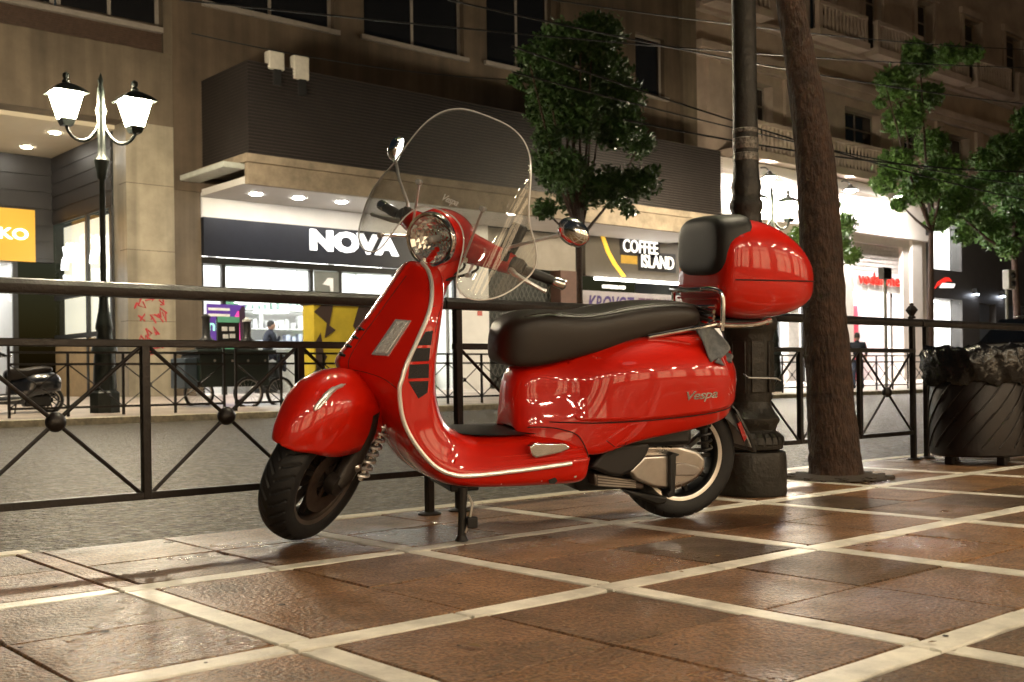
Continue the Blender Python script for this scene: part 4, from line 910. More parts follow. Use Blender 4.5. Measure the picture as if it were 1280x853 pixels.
# graffiti on the column
gm = mat('graffiti_red', (.45, .04, .05), .7); 
gq = thing('graffiti', 'red spray paint scrawl on the pale marble column', 'graffiti', (10.4, YF-.01, 1.5))
for k in range(20):
    x_, z_ = random.uniform(10.15, 10.9), random.choice((random.uniform(1.9, 2.6), random.uniform(1.2, 1.7)))
    MB().tube([(x_+random.uniform(-.12, .12), YF-.004, z_+random.uniform(-.12, .12)) for _ in range(5)], .020, 5).build('stroke', gm, gq)
# ------------------------------------------------------------------ middle building: louvred first floor, phone shop, shuttered shop, coffee shop
t = thing('building', 'brown rendered block with a projecting louvred first floor above lit shops', 'building', (20, YF, 0)); BB = t
xb0, xb1 = xe+.004, 29.62
wins = [(11.94, 15.45, 9.45, 12.2, 1), (16.35, 19.68, 9.5, 12.3, 1), (20.52, 23.06, 9.55, 12.4, 1), (26.75, 28.15, 9.67, 11.6, 0)]
walls(xb0, xb1, 4.95, 16, YF, YF+.6, [w_[:4] for w_ in wins]).build('wall', brownw, t, smooth=0)
for a, c, d, e, n_ in wins:
    window(t, a+.004, c-.004, d+.004, e-.004, mull=n_)
    MB().box(a-.12, c+.12, YF-.10, YF-.002, d-.12, d-.005).build('sill', frame_m, t, smooth=0)
MB().box(23.3, 24.0, YF-.14, YF-.003, 7.6, 16).build('pilaster', brownw, t, smooth=0)
MB().box(28.9, 29.6, YF-.16, YF-.003, 6.2, 16).build('pilaster', beige, t, smooth=0)
# louvre box
LX0, LX1, LY0, LZ0, LZ1 = 11.76, 28.2, 22.2, 5.48, 7.56
MB().box(LX0+.03, LX1-.03, LY0+.05, YF-.004, LZ0, LZ1).build('louvre_box', dark_panel, t, smooth=0)
lm = mat('louvre_slat', (.075, .056, .05), .5, .1, .2, 2); b = MB(); n = 28
for k in range(n):
    z = LZ0+.02+(LZ1-LZ0-.06)*k/(n-1)
    b.add([(LX0, LY0, z), (LX1, LY0, z), (LX1, LY0+.05, z+.035), (LX0+.05, LY0+.05, z+.035), (LX0, LY0, z+.012), (LX1, LY0, z+.012)], [(0, 1, 5, 4), (4, 5, 2, 3)])
    b.add([(LX0, LY0, z), (LX0, YF-.01, z), (LX0+.05, YF-.01, z+.035), (LX0+.05, LY0+.05, z+.035), (LX0, LY0, z+.012), (LX0, YF-.01, z+.012)], [(0, 4, 5, 1), (4, 3, 2, 5)])
kind(b.build('louvre_slats', lm, t, smooth=0, fix=False), 'stuff')
# canopy edge and soffit
cm = mat('canopy_concrete', (.26, .21, .15), .8, 0, .35, 2.5, bump=.3, bscale=12)
MB().box(LX0-.12, LX1, LY0-.12, YF-.003, 5.30, 5.478).build('canopy_slab', cm, t, smooth=0)
MB().box(LX0-.02, LX1, LY0+.0, LY0+.14, 4.84, 5.298).build('canopy_edge', cm, t, smooth=0)
MB().box(LX0-.55, LX0-.03, LY0+.1, YF-.005, 5.16, 5.29).build('gutter', mat('gutter_grey', (.42, .44, .40), .5), t, smooth=0, bevel=.03)
sof = mat('soffit_white', (.62, .60, .58), .6, 0, .08, 1)
MB().box(LX0+.0, LX1, LY0+.145, YF+.1, 4.87, 5.02).build('soffit', sof, t, smooth=0)
dl = emis('downlight', (1., .97, .92), 110.)
for px, py in ((320, 243), (373, 248), (427, 253), (483, 258)):
    q = onz(px, py, 4.86); MB().lathe([(.13, 4.85), (.13, 4.868)], 20, Matrix.Translation((q[0], q[1], 0))).build('downlight', dl, t)
for px in (560, 640, 720, 790):
    q = onz(px, 268, 4.86); MB().lathe([(.10, 4.85), (.10, 4.868)], 20, Matrix.Translation((q[0], min(q[1], 24.2), 0))).build('downlight', emis('downlight_dim', (1., .9, .75), 22.), t)
# ground floor of the middle building
yw = YF+.02
MB().box(xb0, 11.74, yw, yw+.5, 0, 4.945).build('pier', beige, t, smooth=0)
MB().box(11.744, 19.36, yw+.10, yw+.4, 4.38, 4.868).build('white_band', white_w, t, smooth=0)
shop_room(t, 11.85, 19.3, yw+.5, yw+5, .2, 3.9, light=emis('phone_shop_light', (1., .98, .95), 11.))
MB().box(11.75, 19.36, yw+.05, yw+.45, 3.30, 3.46).build('window_head', frame_d, t, smooth=0)
nx = [11.78, 12.35, 14.75, 15.6, 17.3, 19.34]
for xx in nx: MB().box(xx-.05, xx+.05, yw+.1, yw+.2, .2, 3.298).build('mullion', frame_d, t, smooth=0)
for a, c in zip(nx[:-1], nx[1:]): pane(t, a+.055, c-.055, .25, 3.29, yw+.14)
MB().box(14.82, 15.53, yw+.07, yw+.11, 2.2, 3.28).build('display_panel', mat('panel_grey', (.16, .17, .155), .5), t, smooth=0)
MB().prism([(15.05, yw+.06, 2.95), (15.2, yw+.06, 3.12), (15.36, yw+.06, 3.12), (15.36, yw+.06, 2.78), (15.28, yw+.06, 2.78), (15.26, yw+.06, 2.92)], (0, .012, 0)).build('shop_emblem', mat('white_print2', (.85, .85, .85), .5), t, smooth=0)
MB().box(13.1, 14.0, yw+3.5, yw+4.9, .2, 3.5).build('partition', mat('partition_grey', (.35, .34, .34), .6), t, smooth=0)
MB().box(14.2, 14.85, yw+4.2, yw+4.9, .2, 3.1).build('green_panel', mat('panel_green', (.03, .12, .06), .6, var=.5, scale=9), t, smooth=0)
MB().box(13.0, 17.5, yw+1.6, yw+2.2, .2, 1.25).build('counter', mat('counter_white', (.7, .7, .68), .5), t, smooth=0)
MB().box(17.35, 19.28, yw+1., yw+4.8, .2, .9).build('green_ledge', mat('ledge_green', (.25, .40, .18), .7), t, smooth=0)
for xx, yy, zz in ((14.3, yw+2.4, 2.62), (15.2, yw+1.6, 2.45), (14.2, yw+1.2, 2.30)):
    p_ = thing('pendant_lamp', 'flat white disc pendant lamp hanging at '+('the back of' if zz > 2.5 else 'the middle of' if zz > 2.4 else 'the front of')+' the lit phone shop', 'lamp', (xx, yy, zz), 'disc lamps in the phone shop')
    MB().lathe([(.10, .03), (.45, .0), (.46, -.03), (.02, -.05)], 28, Matrix.Translation((xx, yy, zz))).build('disc', emis('pendant_glow', (1, 1, 1), 3.), p_)
    MB().tube([(xx, yy, zz+.02), (xx, yy, 3.9)], .012, 5).build('cable', frame_d, p_)
for r_ in range(4):
    MB().box(15.2, 19.2, yw+4.55, yw+4.95, .9+r_*.55, .94+r_*.55).build('shelf', mat('shelf_grey', (.4, .4, .4), .5), t, smooth=0)
    gd = MB()
    for k in range(18): gd.box(15.3+k*.21, 15.3+k*.21+random.uniform(.08, .17), yw+4.6, yw+4.8, .941+r_*.55, .941+r_*.55+random.uniform(.12, .4))
    kind(gd.build('shelf_goods', mat('goods_%d' % r_, [(.35, .2, .32), (.3, .33, .42), (.55, .55, .55), (.3, .42, .38)][r_], .6, var=.6, scale=4), t, smooth=0), 'stuff')
sg = thing('shop_sign', 'long dark navy fascia sign with bold white capitals NOVA', 'sign', (15, yw, 3.4))
MB().box(11.76, 19.34, yw-.10, yw+.095, 3.47, 4.372).build('panel', mat('navy_fascia', (.012, .014, .022), .4), sg, smooth=0)
wall_text('lettering', 'NOVA', emis('sign_white_nova', (1., 1., 1.), 1.6), sg, fx(385, 305), fx(495, 305), fz(440, 317.5), fz(440, 291.5), yw-.104, offset=.055, th=.05, spacing=1.05)
# poster in the phone shop
po = thing('poster', 'violet poster with a pink woman and pale green lettering in the phone shop window', 'poster', (12.1, yw, .9))
pz0, pz1 = .75, 2.35
MB().box(11.87, 12.86, yw+.03, yw+.045, pz0, pz1).build('sheet', emis('poster_violet', (.07, .025, .20), .8), po, smooth=0)
pink = emis('poster_pink', (.75, .06, .35), .8)
MB().prism([(12.30+.001*0+x_, yw+.022, z_) for x_, z_ in ((.30, .76), (.16, 1.0), (.14, 1.35), (.28, 1.62), (.26, 1.80), (.27, 2.05), (.36, 2.20), (.48, 2.2), (.54, 2.05), (.55, .76))], (0, .007, 0)).build('printed_figure', pink, po, smooth=0)
MB().prism([(12.72, yw+.018, 1.5), (12.69, yw+.018, 2.2), (12.78, yw+.018, 2.33), (12.85, yw+.018, 2.3), (12.855, yw+.018, 1.5)], (0, .003, 0)).build('printed_hair', mat('poster_dark', (.03, .01, .03), .6), po, smooth=0)
wall_text('lettering', 'nlim', emis('poster_mint', (.35, .9, .65), .9), po, 11.9, 12.52, 1.72, 1.98, yw+.016, offset=.02, th=.004)
for z_ in (2.06, 2.2): MB().box(11.9, 12.45, yw+.018, yw+.022, z_, z_+.06).build('printed_line', mat('white_print2', (.85, .85, .85), .5), po, smooth=0)
# person sitting inside the phone shop
def skin_person(name, verts, edges, radii, m, parent, rootv=0):
    me = bpy.data.meshes.new(name); base = WL[parent]; me.from_pydata([(p[0]-base[0], p[1]-base[1], p[2]-base[2]) for p in verts], edges, []); me.update()
    o = bpy.data.objects.new(name, me); C.objects.link(o); o.parent = parent; WL[o] = base; me.materials.append(m)
    md = o.modifiers.new('skin', 'SKIN'); md.use_smooth_shade = True
    for i, r_ in enumerate(radii): me.skin_vertices[0].data[i].radius = r_ if isinstance(r_, tuple) else (r_, r_)
    for i in range(len(verts)): me.skin_vertices[0].data[i].use_root = (i == rootv)
    o.modifiers.new('sub', 'SUBSURF').render_levels = 2
    return o
skin_m = mat('skin', (.42, .24, .17), .55, var=.1)
def head_mesh(cx, cy, cz, m, hm, parent, face=(0, 1), s=1.):
    f = Vector((face[0], face[1], 0)).normalized(); sd = Vector((-f.y, f.x, 0)); b = MB(); secs = []
    for k in range(11):
        a = -PI/2+PI*k/10; z = .118*math.sin(a); w_ = .078*math.cos(a)**.7 if abs(a) < PI/2-.01 else .004; d_ = .098*math.cos(a)**.7 if abs(a) < PI/2-.01 else .004
        secs.append([Vector((cx, cy, cz))+(sd*math.cos(q)*w_+f*(math.sin(q)*d_*(1.05 if math.sin(q) > 0 and -.3 < math.sin(a) < .3 else 1))+Vector((0, 0, z)))*s for q in np.linspace(0, 2*PI, 17)[:-1]])
    o = b.loft(secs).build('head', m, parent)
    MB().box(-.012, .012, .09, .118, -.02, .02, Matrix.Translation((cx, cy, cz)) @ Matrix.Rotation(math.atan2(-f.x, f.y), 4, 'Z')).build('nose', m, o, bevel=.006)
    hs_ = []
    for k in range(6):
        a = .05+(PI/2-.06)*k/5; hs_.append([Vector((cx, cy, cz+.01))+(sd*math.cos(q)*.086*math.cos(a)**.6+f*(math.sin(q)*.104*math.cos(a)**.6-.012)+Vector((0, 0, .122*math.sin(a)-(.05 if math.sin(q) < .1 and k == 0 else 0))))*s for q in np.linspace(0, 2*PI, 17)[:-1]])
    MB().loft(hs_).build('hair', hm, o)
hair = mat('dark_hair', (.012, .009, .007), .6); navy = mat('navy_cloth', (.012, .015, .028), .9); jeans = mat('jeans', (.03, .045, .085), .9, bump=.2)
q = ony(338, 420, yw+1.25); px_, py_ = float(q[0]), float(q[1])
pt = thing('person', 'person in dark top sitting behind the lit phone shop window, hand at chin', 'person', (px_, py_, .2))
hz = fz(338, 407, py_)
skin_person('torso', [(px_-.1, py_, hz-.75), (px_-.06, py_, hz-.45), (px_-.02, py_, hz-.22), (px_, py_, hz-.10), (px_-.02, py_-.2, hz-.24), (px_+.02, py_-.25, hz-.5), (px_+.16, py_-.2, hz-.28), (px_-.02, py_+.2, hz-.24), (px_, py_+.24, hz-.5), (px_+.2, py_+.15, hz-.55), (px_-.05, py_, hz-.85), (px_+.3, py_-.1, hz-.8), (px_+.35, py_-.1, hz-1.2), (px_+.3, py_+.1, hz-.8), (px_+.35, py_+.1, hz-1.2)],
            [(0, 1), (1, 2), (2, 3), (2, 4), (4, 5), (5, 6), (2, 7), (7, 8), (8, 9), (0, 10), (10, 11), (11, 12), (10, 13), (13, 14)], [.14, .15, .12, .055, .07, .05, .035, .07, .05, .035, .13, .08, .05, .08, .05], navy, pt)
head_mesh(px_+.03, py_, hz, skin_m, hair, pt, (.9, -.5))
MB().box(px_-.35, px_+.15, py_-.25, py_+.25, .21, hz-.95).build('stool', frame_d, pt, bevel=.02)
# white pier and roller shutter with lattice
MB().box(19.38, 20.48, yw, yw+.45, 0, 4.868).build('pier', white_w, t, smooth=0)
pz = MB().box(20.05, 20.22, yw-.012, yw-.002, 2.28, 2.42); pz.build('notice', mat('notice_red', (.5, .1, .08), .6), t, smooth=0)
MB().box(20.5, 24.25, yw+.3, yw+.5, 3.75, 4.868).build('shutter_box', mat('taupe_wall', (.30, .27, .23), .7, 0, .12, 2), t, smooth=0)
sh_x0, sh_x1 = 20.55, 23.35
MB().box(sh_x0, sh_x1, yw+.55, yw+.6, .1, 3.74).build('shutter_back', mat('shutter_dark', (.05, .055, .05), .5, .3), t, smooth=0)
lat = MB()
for k in range(-16, 20):
    for sgn in (1, -1):
        xa = sh_x0+k*.18; z0_, z1_ = .2, 3.7; P = []
        for q_ in np.linspace(0, 1, 2): P.append((xa+sgn*(z1_-z0_)*q_*.55 if sgn > 0 else xa+2-(z1_-z0_)*q_*.55, yw+.50, z0_+(z1_-z0_)*q_))
        a, c = P
        # clip to the opening
        dx = c[0]-a[0]; ts = sorted([(sh_x0-a[0])/dx, (sh_x1-a[0])/dx]); t0_, t1_ = max(0, ts[0]), min(1, ts[1])
        if t1_ > t0_: lat.tube([tuple(a[i]+(c[i]-a[i])*tt for i in range(3)) for tt in (t0_, t1_)], .016, 4)
kind(lat.build('shutter_lattice', mat('lattice_metal', (.14, .14, .13), .45, .6), t), 'stuff')
MB().box(23.36, 24.28, yw+.05, yw+.5, 0, 3.74).build('pier', mat('brown_pier', (.10, .05, .035), .6), t, smooth=0)
# coffee shop
shx0, shx1 = 24.32, 29.55
kind(walls(shx0, shx1, .2, 3.20, yw+.25, yw+.4, []).build('roller_shutter', mat('shutter_grey', (.30, .27, .27), .6), t, smooth=0), 'structure') if False else walls(shx0, shx1, .2, 3.20, yw+.25, yw+.4, []).build('roller_shutter', mat('shutter_grey', (.30, .27, .27), .6), t, smooth=0)
for k in range(20): MB().box(shx0+.02, shx1-.02, yw+.235, yw+.25, .25+k*.147, .25+k*.147+.12).build('shutter_slat', mat('shutter_grey', (.30, .27, .27), .6), t, smooth=0)
sg = thing('shop_sign', 'taupe coffee shop sign with white capitals COFFEE ISLAND and yellow curve', 'sign', (26.5, yw, 3.5)); sy = yw-.06
MB().box(shx0, shx1, sy, yw+.11, 3.62, 4.866).build('panel', mat('sign_taupe', (.085, .072, .055), .6, var=.06), sg, smooth=0)
wt = emis('sign_white_soft', (1., .97, .9), 1.1); dk = mat('letter_backing', (.012, .010, .009), .6)
def spx(px, py): return fx(px, py, sy), fz(px, py, sy)
for s_, (xa, ya, xb, yb) in (('COFFEE', (778, 301, 821, 317)), ('ISLAND', (801, 320, 841, 336))):
    xA, zA = spx(xa, yb); xB, zB = spx(xb, ya)
    zA = spx((xa+xb)/2, yb)[1]; zB = spx((xa+xb)/2, ya)[1]
    MB().box(xA-.12, xB+.12, sy-.02, sy-.002, zA-.10, zB+.10).build('letter_backing', dk, sg, smooth=0)
    wall_text('lettering', s_, wt, sg, xA, xB, zA, zB, sy-.024, offset=.008, th=.03)
ob = mat('ochre_block', (.45, .28, .04), .6)
xA, zA = spx(776, 329); xB, zB = spx(796, 319.5); MB().box(xA, xB, sy-.015, sy-.002, zA, zB).build('ochre_block', ob, sg, smooth=0)
yl = emis('sign_curve_yellow', (.9, .55, .06), .6); P0 = [(748, 286), (752, 300), (757, 315), (765, 330), (777, 346)]; W = [4.5, 4.5, 5, 5.5, 5]
L_ = [spx(x, y) for x, y in P0]; R2 = [spx(x+w_, y) for (x, y), w_ in zip(P0, W)]
MB().loft([[(a[0], sy-.03, a[1]), (b_[0], sy-.03, b_[1]), (b_[0], sy-.004, b_[1]), (a[0], sy-.004, a[1])] for a, b_ in zip(L_, R2)]).build('yellow_curve', yl, sg, smooth=0)
for cx_, cy_, r_ in ((853, 318, 4), (858, 310, 4), (858, 327, 4), (861, 318, 3)):
    a = spx(cx_, cy_); MB().lathe([(r_*.034, -.02), (r_*.034, .0)], 14, Matrix.Translation((a[0], sy-.004, a[1])) @ Matrix.Rotation(PI/2, 4, 'X')).build('yellow_petal', yl, sg)
MB().box(fx(768, 290, sy)+.1, shx1, sy-.12, sy-.05, fz(800, 290, sy)-.04, fz(800, 290, sy)+.03).build('light_tube', emis('tube_white', (1, .97, .9), 9.), sg, smooth=0)
MB().box(shx0+.3, shx1, sy-.14, sy-.06, 3.50, 3.585).build('light_tube', emis('tube_white', (1, .97, .9), 9.), sg, smooth=0)
wall_text('small_lettering', 'COFFEE ISLAND', wt, sg, spx(757, 360)[0], spx(786, 360)[0], 3.28, 3.39, yw+.1, offset=.03, th=.02)
gq = thing('graffiti', 'dark violet spray paint tag along the coffee shop shutter', 'graffiti', (25, yw+.23, 2.5)); gp = mat('graffiti_violet', (.05, .03, .12), .7)
wall_text('tag', 'KROVOT', gp, gq, fx(742, 375), fx(800, 375), 2.55, 3.06, yw+.233, offset=.02, th=.008, shear=.25)
wall_text('tag', 'ZEKHIK', mat('graffiti_plum', (.10, .03, .09), .7), gq, fx(803, 375), fx(852, 375), 2.6, 3.04, yw+.233, offset=.0, th=.008, shear=.2)
# white cabinets on the louvre top, bracket
for k, (px, py, hh) in enumerate(((339, 79, .42), (370, 88, .55))):
    q = ony(px, py, LY0+.25)
    c_ = thing('antenna_box', ('smaller' if k == 0 else 'taller')+' pale cabinet standing on the louvred front', 'antenna', (q[0], q[1], q[2]), 'pale cabinets on the louvred front')
    MB().box(q[0]-.2, q[0]+.2, LY0-.02, LY0+.22, q[2]-hh/2, q[2]+hh/2).build('cabinet', mat('cabinet_cream', (.55, .52, .45), .5), c_, bevel=.04, bseg=3)
    MB().box(q[0]-.08, q[0]+.08, LY0-.06, LY0+.06, q[2]-hh/2-.35, q[2]-hh/2-.002).build('bracket', frame_d, c_, smooth=0)
# ------------------------------------------------------------------ right building: balconies and bright shops
t = thing('building', 'ornate stone block with balustrade balconies above dazzling white shopfronts', 'building', (40, YF, 0)); BC = t
stone = mat('old_stone', (.40, .32, .26), .8, 0, .25, .7, bump=.3, bscale=6)
XC0, XC1 = 29.66, 75.
w1 = [(32.3, 34.1), (35.6, 37.2), (38.8, 41.4), (43.2, 45.2), (46.8, 48.8), (50.4, 52.4), (54., 56.), (58, 60), (62, 64)]
w2 = [(30.4, 32.2), (36.4, 38.2), (40.25, 41.6), (44.3, 45.7), (48.4, 50.0), (52.4, 54.1), (56.4, 58.), (60.4, 62.)]
holes = [(a, c, 8.2, 11.0) for a, c in w1]+[(a, c, 13.3, 16.4) for a, c in w2]
walls(XC0, XC1, 7.95, 20, YF, YF+.6, holes).build('wall', stone, t, smooth=0)
for a, c in w1: window(t, a+.004, c-.004, 8.2, 10.996, mull=1, depth=.45, m=frame_m, transom=10.3)
for a, c in w2:
    window(t, a+.004, c-.004, 13.3, 16.396, mull=1, depth=.4, transom=15.6)
    b = MB().box(a-.28, a-.03, YF-.10, YF-.002, 13.3, 16.5).box(c+.03, c+.28, YF-.10, YF-.002, 13.3, 16.5).box(a-.35, c+.35, YF-.16, YF-.002, 16.502, 16.8); b.build('window_surround', stone, t, smooth=0)
for x_ in (30.6, 35.0, 42.4, 46.0, 49.6, 53.2, 57.0, 61): MB().box(x_-.3, x_+.3, YF-.14, YF-.003, 9.5, 11.5).build('pilaster', stone, t, smooth=0)
MB().box(XC0, XC1, YF-.35, YF-.004, 11.6, 11.85).build('cornice', stone, t, smooth=0); MB().box(XC0, XC1, YF-.25, YF-.005, 11.35, 11.595).build('cornice', stone, t, smooth=0)
MB().box(XC0, XC1, YF-.3, YF-.004, 12.9, 13.1).build('cornice', stone, t, smooth=0)
def balcony(x0, x1, z0, yout, h=1.05):
    sl_ = MB().box(x0-.1, x1+.1, yout-.1, YF-.006, z0-.28, z0).build('balcony', stone, t, smooth=0)
    MB().box(x0-.05, x1+.05, yout-.06, yout+.16, z0+h-.14, z0+h).build('balustrade_rail', stone, sl_, smooth=0)
    b = MB(); n_ = int((x1-x0)/.24)
    for k in range(n_+1):
        xx = x0+(x1-x0)*k/n_
        b.lathe([(.07, z0+.002), (.05, z0+.1), (.085, z0+.35), (.04, z0+.65), (.07, z0+h-.142)], 8, Matrix.Translation((xx, yout+.05, 0)))
    kind(b.build('balusters', stone, sl_), 'stuff')
    for xx in (x0-.05, x1-.12): MB().box(xx, xx+.17, yout-.04, yout+.14, z0+.001, z0+h-.141).build('balustrade_pier', stone, sl_, smooth=0)
balcony(30.9, 56., 8.25, 23.6)
for a, c in ((29.9, 32.9), (35.9, 39.1), (39.9, 43.3), (44.3, 47.2), (48.0, 51.2), (52.0, 55.4)): balcony(a, c, 13.3, 23.7)
# ground floor
gw = mat('bright_stone', (.70, .64, .58), .6, 0, .08, 1)
XG = 44.9
walls(XC0, XG, 0, 7.94, yw, yw+.5, [(31.0, 37.9, .2, 5.3), (39.25, 43.0, .2, 5.72)]).build('shop_wall', gw, t, smooth=0)
MB().box(XC0, XG, yw-.25, yw-.003, 6.05, 6.3).build('ledge', gw, t, smooth=0)
MB().box(XC0, XC1, YF-.5, YF-.01, 7.55, 7.93).build('entablature', gw, t, smooth=0)
for x_ in (30.3, 38.55, 43.9): MB().box(x_-.4, x_+.4, yw-.15, yw-.004, .2, 6.04).build('pilaster', gw, t, smooth=0)
shop_room(t, 31.05, 37.85, yw+.6, yw+4, .2, 5.25)
for k in range(5): MB().box(31.0+k*1.7, 31.1+k*1.7, yw+.2, yw+.3, .2, 5.28).build('mullion', frame_d, t, smooth=0)
for k in range(4): pane(t, 31.11+k*1.7, 32.69+k*1.7, .22, 5.27, yw+.24)
for k, c_ in enumerate(((.75, .25, .3), (.55, .5, .5), (.7, .6, .6), (.4, .4, .45), (.75, .65, .6))):
    MB().box(31.6+k*1.25, 32.3+k*1.25, yw+1.2, yw+1.5, .21, 3.2-.3*(k % 2)).build('display_stand', mat('display_%d' % k, c_, .7), t, smooth=0)
shop_room(t, 39.3, 42.95, yw+.6, yw+4.5, .2, 4.6)
walls(39.27, 42.98, 4.62, 5.70, yw+.2, yw+.3, []).build('shutter_box', mat('shutter_light', (.55, .50, .47), .5), t, smooth=0)
for k in range(6): MB().box(39.28, 42.97, yw+.17, yw+.2, 4.64+k*.176, 4.64+k*.176+.14).build('shutter_slat', mat('shutter_light', (.55, .50, .47), .5), t, smooth=0)
MB().box(39.27, 42.98, yw+.12, yw+.22, 3.78, 4.60).build('sign_board', white_w, t, smooth=0)
sg = thing('shop_sign', 'red lower case lettering over the open white shop door', 'sign', (41, yw, 4.))
wall_text('lettering', 'vodafone', emis('sign_red', (.85, .03, .02), .9), sg, fx(1076, 348), fx(1127, 350), fz(1100, 356), fz(1100, 341), yw+.10, offset=.002, th=.05)
for x0_, x1_, z1_, c_ in ((39.4, 40.6, 2.9, (.75, .28, .04)), (40.65, 41.3, 3.2, (.45, .02, .03)), (41.1, 42.0, 2.6, (.02, .04, .22)), (42.05, 42.8, 3.4, (.45, .02, .05))):
    MB().box(x0_, x1_, yw+2+.1*x0_ % .3, yw+2.6, .21, z1_).build('display_stand', mat('stand_%.1f' % x0_, c_, .6), t, smooth=0)
dm = ony(1103, 391, yw+1.9); MB().lathe([(.28, 0), (.28, .04)], 24, Matrix.Translation((dm[0], dm[1], dm[2])) @ Matrix.Rotation(PI/2, 4, 'X')).build('round_lamp', emis('round_lamp', (1, 1, 1), 4.), t)
# wall lamps on goosenecks
for k, (px, py) in enumerate(((962, 222), (1010, 226), (1063, 238), (1125, 246))):
    q = ony(px, py, yw-.9); x_, z_ = float(q[0]), float(q[2])
    wl_ = thing('wall_lamp', 'gooseneck wall lamp '+('beside the cast iron post', 'half behind the leaning trunk', 'just right of the leaning trunk', 'at the edge of the leafy crown')[k]+' on the bright shop wall', 'lamp', (x_, yw, z_), 'gooseneck lamps on the bright shop wall')
    MB().tube(smooth_curve([(x_, yw-.01, z_+.1), (x_, yw-.3, z_+.35), (x_, yw-.7, z_+.38), (x_, yw-.9, z_+.2)], 4), .025, 6).build('gooseneck', frame_d, wl_)
    sh = MB().lathe([(.06, z_+.22), (.10, z_+.14), (.30, z_+.0), (.32, z_-.02)], 20, Matrix.Translation((x_, yw-.9, 0)), cap=False).build('lamp_shade', frame_d, wl_)
    MB().lathe([(.02, z_-.09), (.16, z_-.05), (.2, z_+.0), (.05, z_+.06)], 16, Matrix.Translation((x_, yw-.9, 0))).build('bulb', emis('bulb_glow', (1., .95, .9), 1500.), wl_)
# grey shop
gs = mat('grey_shopfront', (.05, .045, .042), .5, 0, .15, 2)
walls(XG+.004, XC1, 0, 7.54, yw, yw+.5, [(45.2, 48.0, 4.95, 7.2), (45.2, 48.0, .3, 3.70), (49.6, 51.2, .2, 3.6), (52.2, 54.6, .2, 3.6)]).build('shop_wall', gs, t, smooth=0)
shop_room(t, 45.2, 48.0, yw+.55, yw+3, 4.95, 7.2); shop_room(t, 45.2, 48.0, yw+.55, yw+3, .3, 3.7)
for z0_, z1_ in ((4.97, 7.18), (.32, 3.68)): pane(t, 45.22, 47.98, z0_, z1_, yw+.1)
MB().box(49.62, 51.18, yw+.3, yw+.36, .2, 3.6).build('door', mat('door_bluegrey', (.10, .12, .16), .4), t, smooth=0); MB().box(52.22, 54.58, yw+.3, yw+.36, .2, 3.6).build('door', mat('door_bluegrey', (.10, .12, .16), .4), t, smooth=0)
for x_ in (49.1, 51.7):
    MB().box(x_-.12, x_+.12, yw-.2, yw-.003, 4.0, 4.25).build('wall_washer', frame_d, t, smooth=0); MB().box(x_-.1, x_+.1, yw-.18, yw-.04, 3.96, 3.995).build('washer_glow', emis('washer', (.8, .87, 1.), 60.), t, smooth=0)
sg = thing('shop_sign', 'small red and white emblem on the dark grey shopfront', 'sign', (46.5, yw, 4.2))
def gp_(pts): return [(fx(x, y, yw-.02), yw-.03, fz(x, y, yw-.02)) for x, y in pts]
MB().prism(gp_([(1168, 361), (1172, 353), (1181, 347), (1186, 347), (1190, 352), (1184, 352), (1176, 355)]), (0, .02, 0)).build('emblem_swoosh', emis('sign_red', (.85, .03, .02), 1.3), sg, smooth=0)
MB().prism(gp_([(1174, 360), (1178, 354), (1194, 355), (1192, 360)]), (0, .02, 0)).build('emblem_bar', emis('sign_white_soft', (1, 1, 1), 1.), sg, smooth=0)
# ------------------------------------------------------------------ far guard rail
def far_fence(xs, label):
    y = 17.55; t = thing('guard_rail', label, 'guard rail', (xs[0], y, 0), 'guard rail sections across the road'); m = fence_m
    for z in (1.0, .82, .15): MB().box(xs[0], xs[-1], y-.018, y+.018, z-.018, z+.018).build('rail', m, t, smooth=0)
    for xx in xs:
        MB().box(xx-.018, xx+.018, y-.0185, y+.0185, 0, 1.0 if xx not in (xs[0], xs[-1]) else 1.08).build('post', m, t, smooth=0)
    for xx in (xs[0], xs[-1]): MB().lathe([(.02, 1.08), (.045, 1.12), (.02, 1.17)], 8, Matrix.Translation((xx, y, 0))).build('finial', m, t)
    for a, c in zip(xs[:-1], xs[1:]):
        for p_, q_ in (((a, .82), (c, .15)), ((c, .82), (a, .15))): MB().tube([(p_[0], y, p_[1]), (q_[0], y, q_[1])], .011, 5).build('brace', m, t)
        MB().lathe([(.005, -.02), (.045, 0), (.005, .02)], 10, Matrix.Translation(((a+c)/2, y, .485)) @ Matrix.Rotation(PI/2, 4, 'X')).build('boss', m, t)
    return t
fl = ['by the dark parked scooter', 'under the twin lantern lamp', 'before the street cart', 'before the poster window', 'behind the scooter floorboard', 'before the roller shutter', 'before the coffee shop', 'by the far lantern lamp', 'behind the leaning trunk', 'before the walking person', 'near the corner traffic light', 'far down the road']
xx = 1.6
for k in range(12):
    far_fence([xx+.87*i for i in range(5)], 'thin black guard rail across the road, '+fl[k]); xx += .87*4+.22
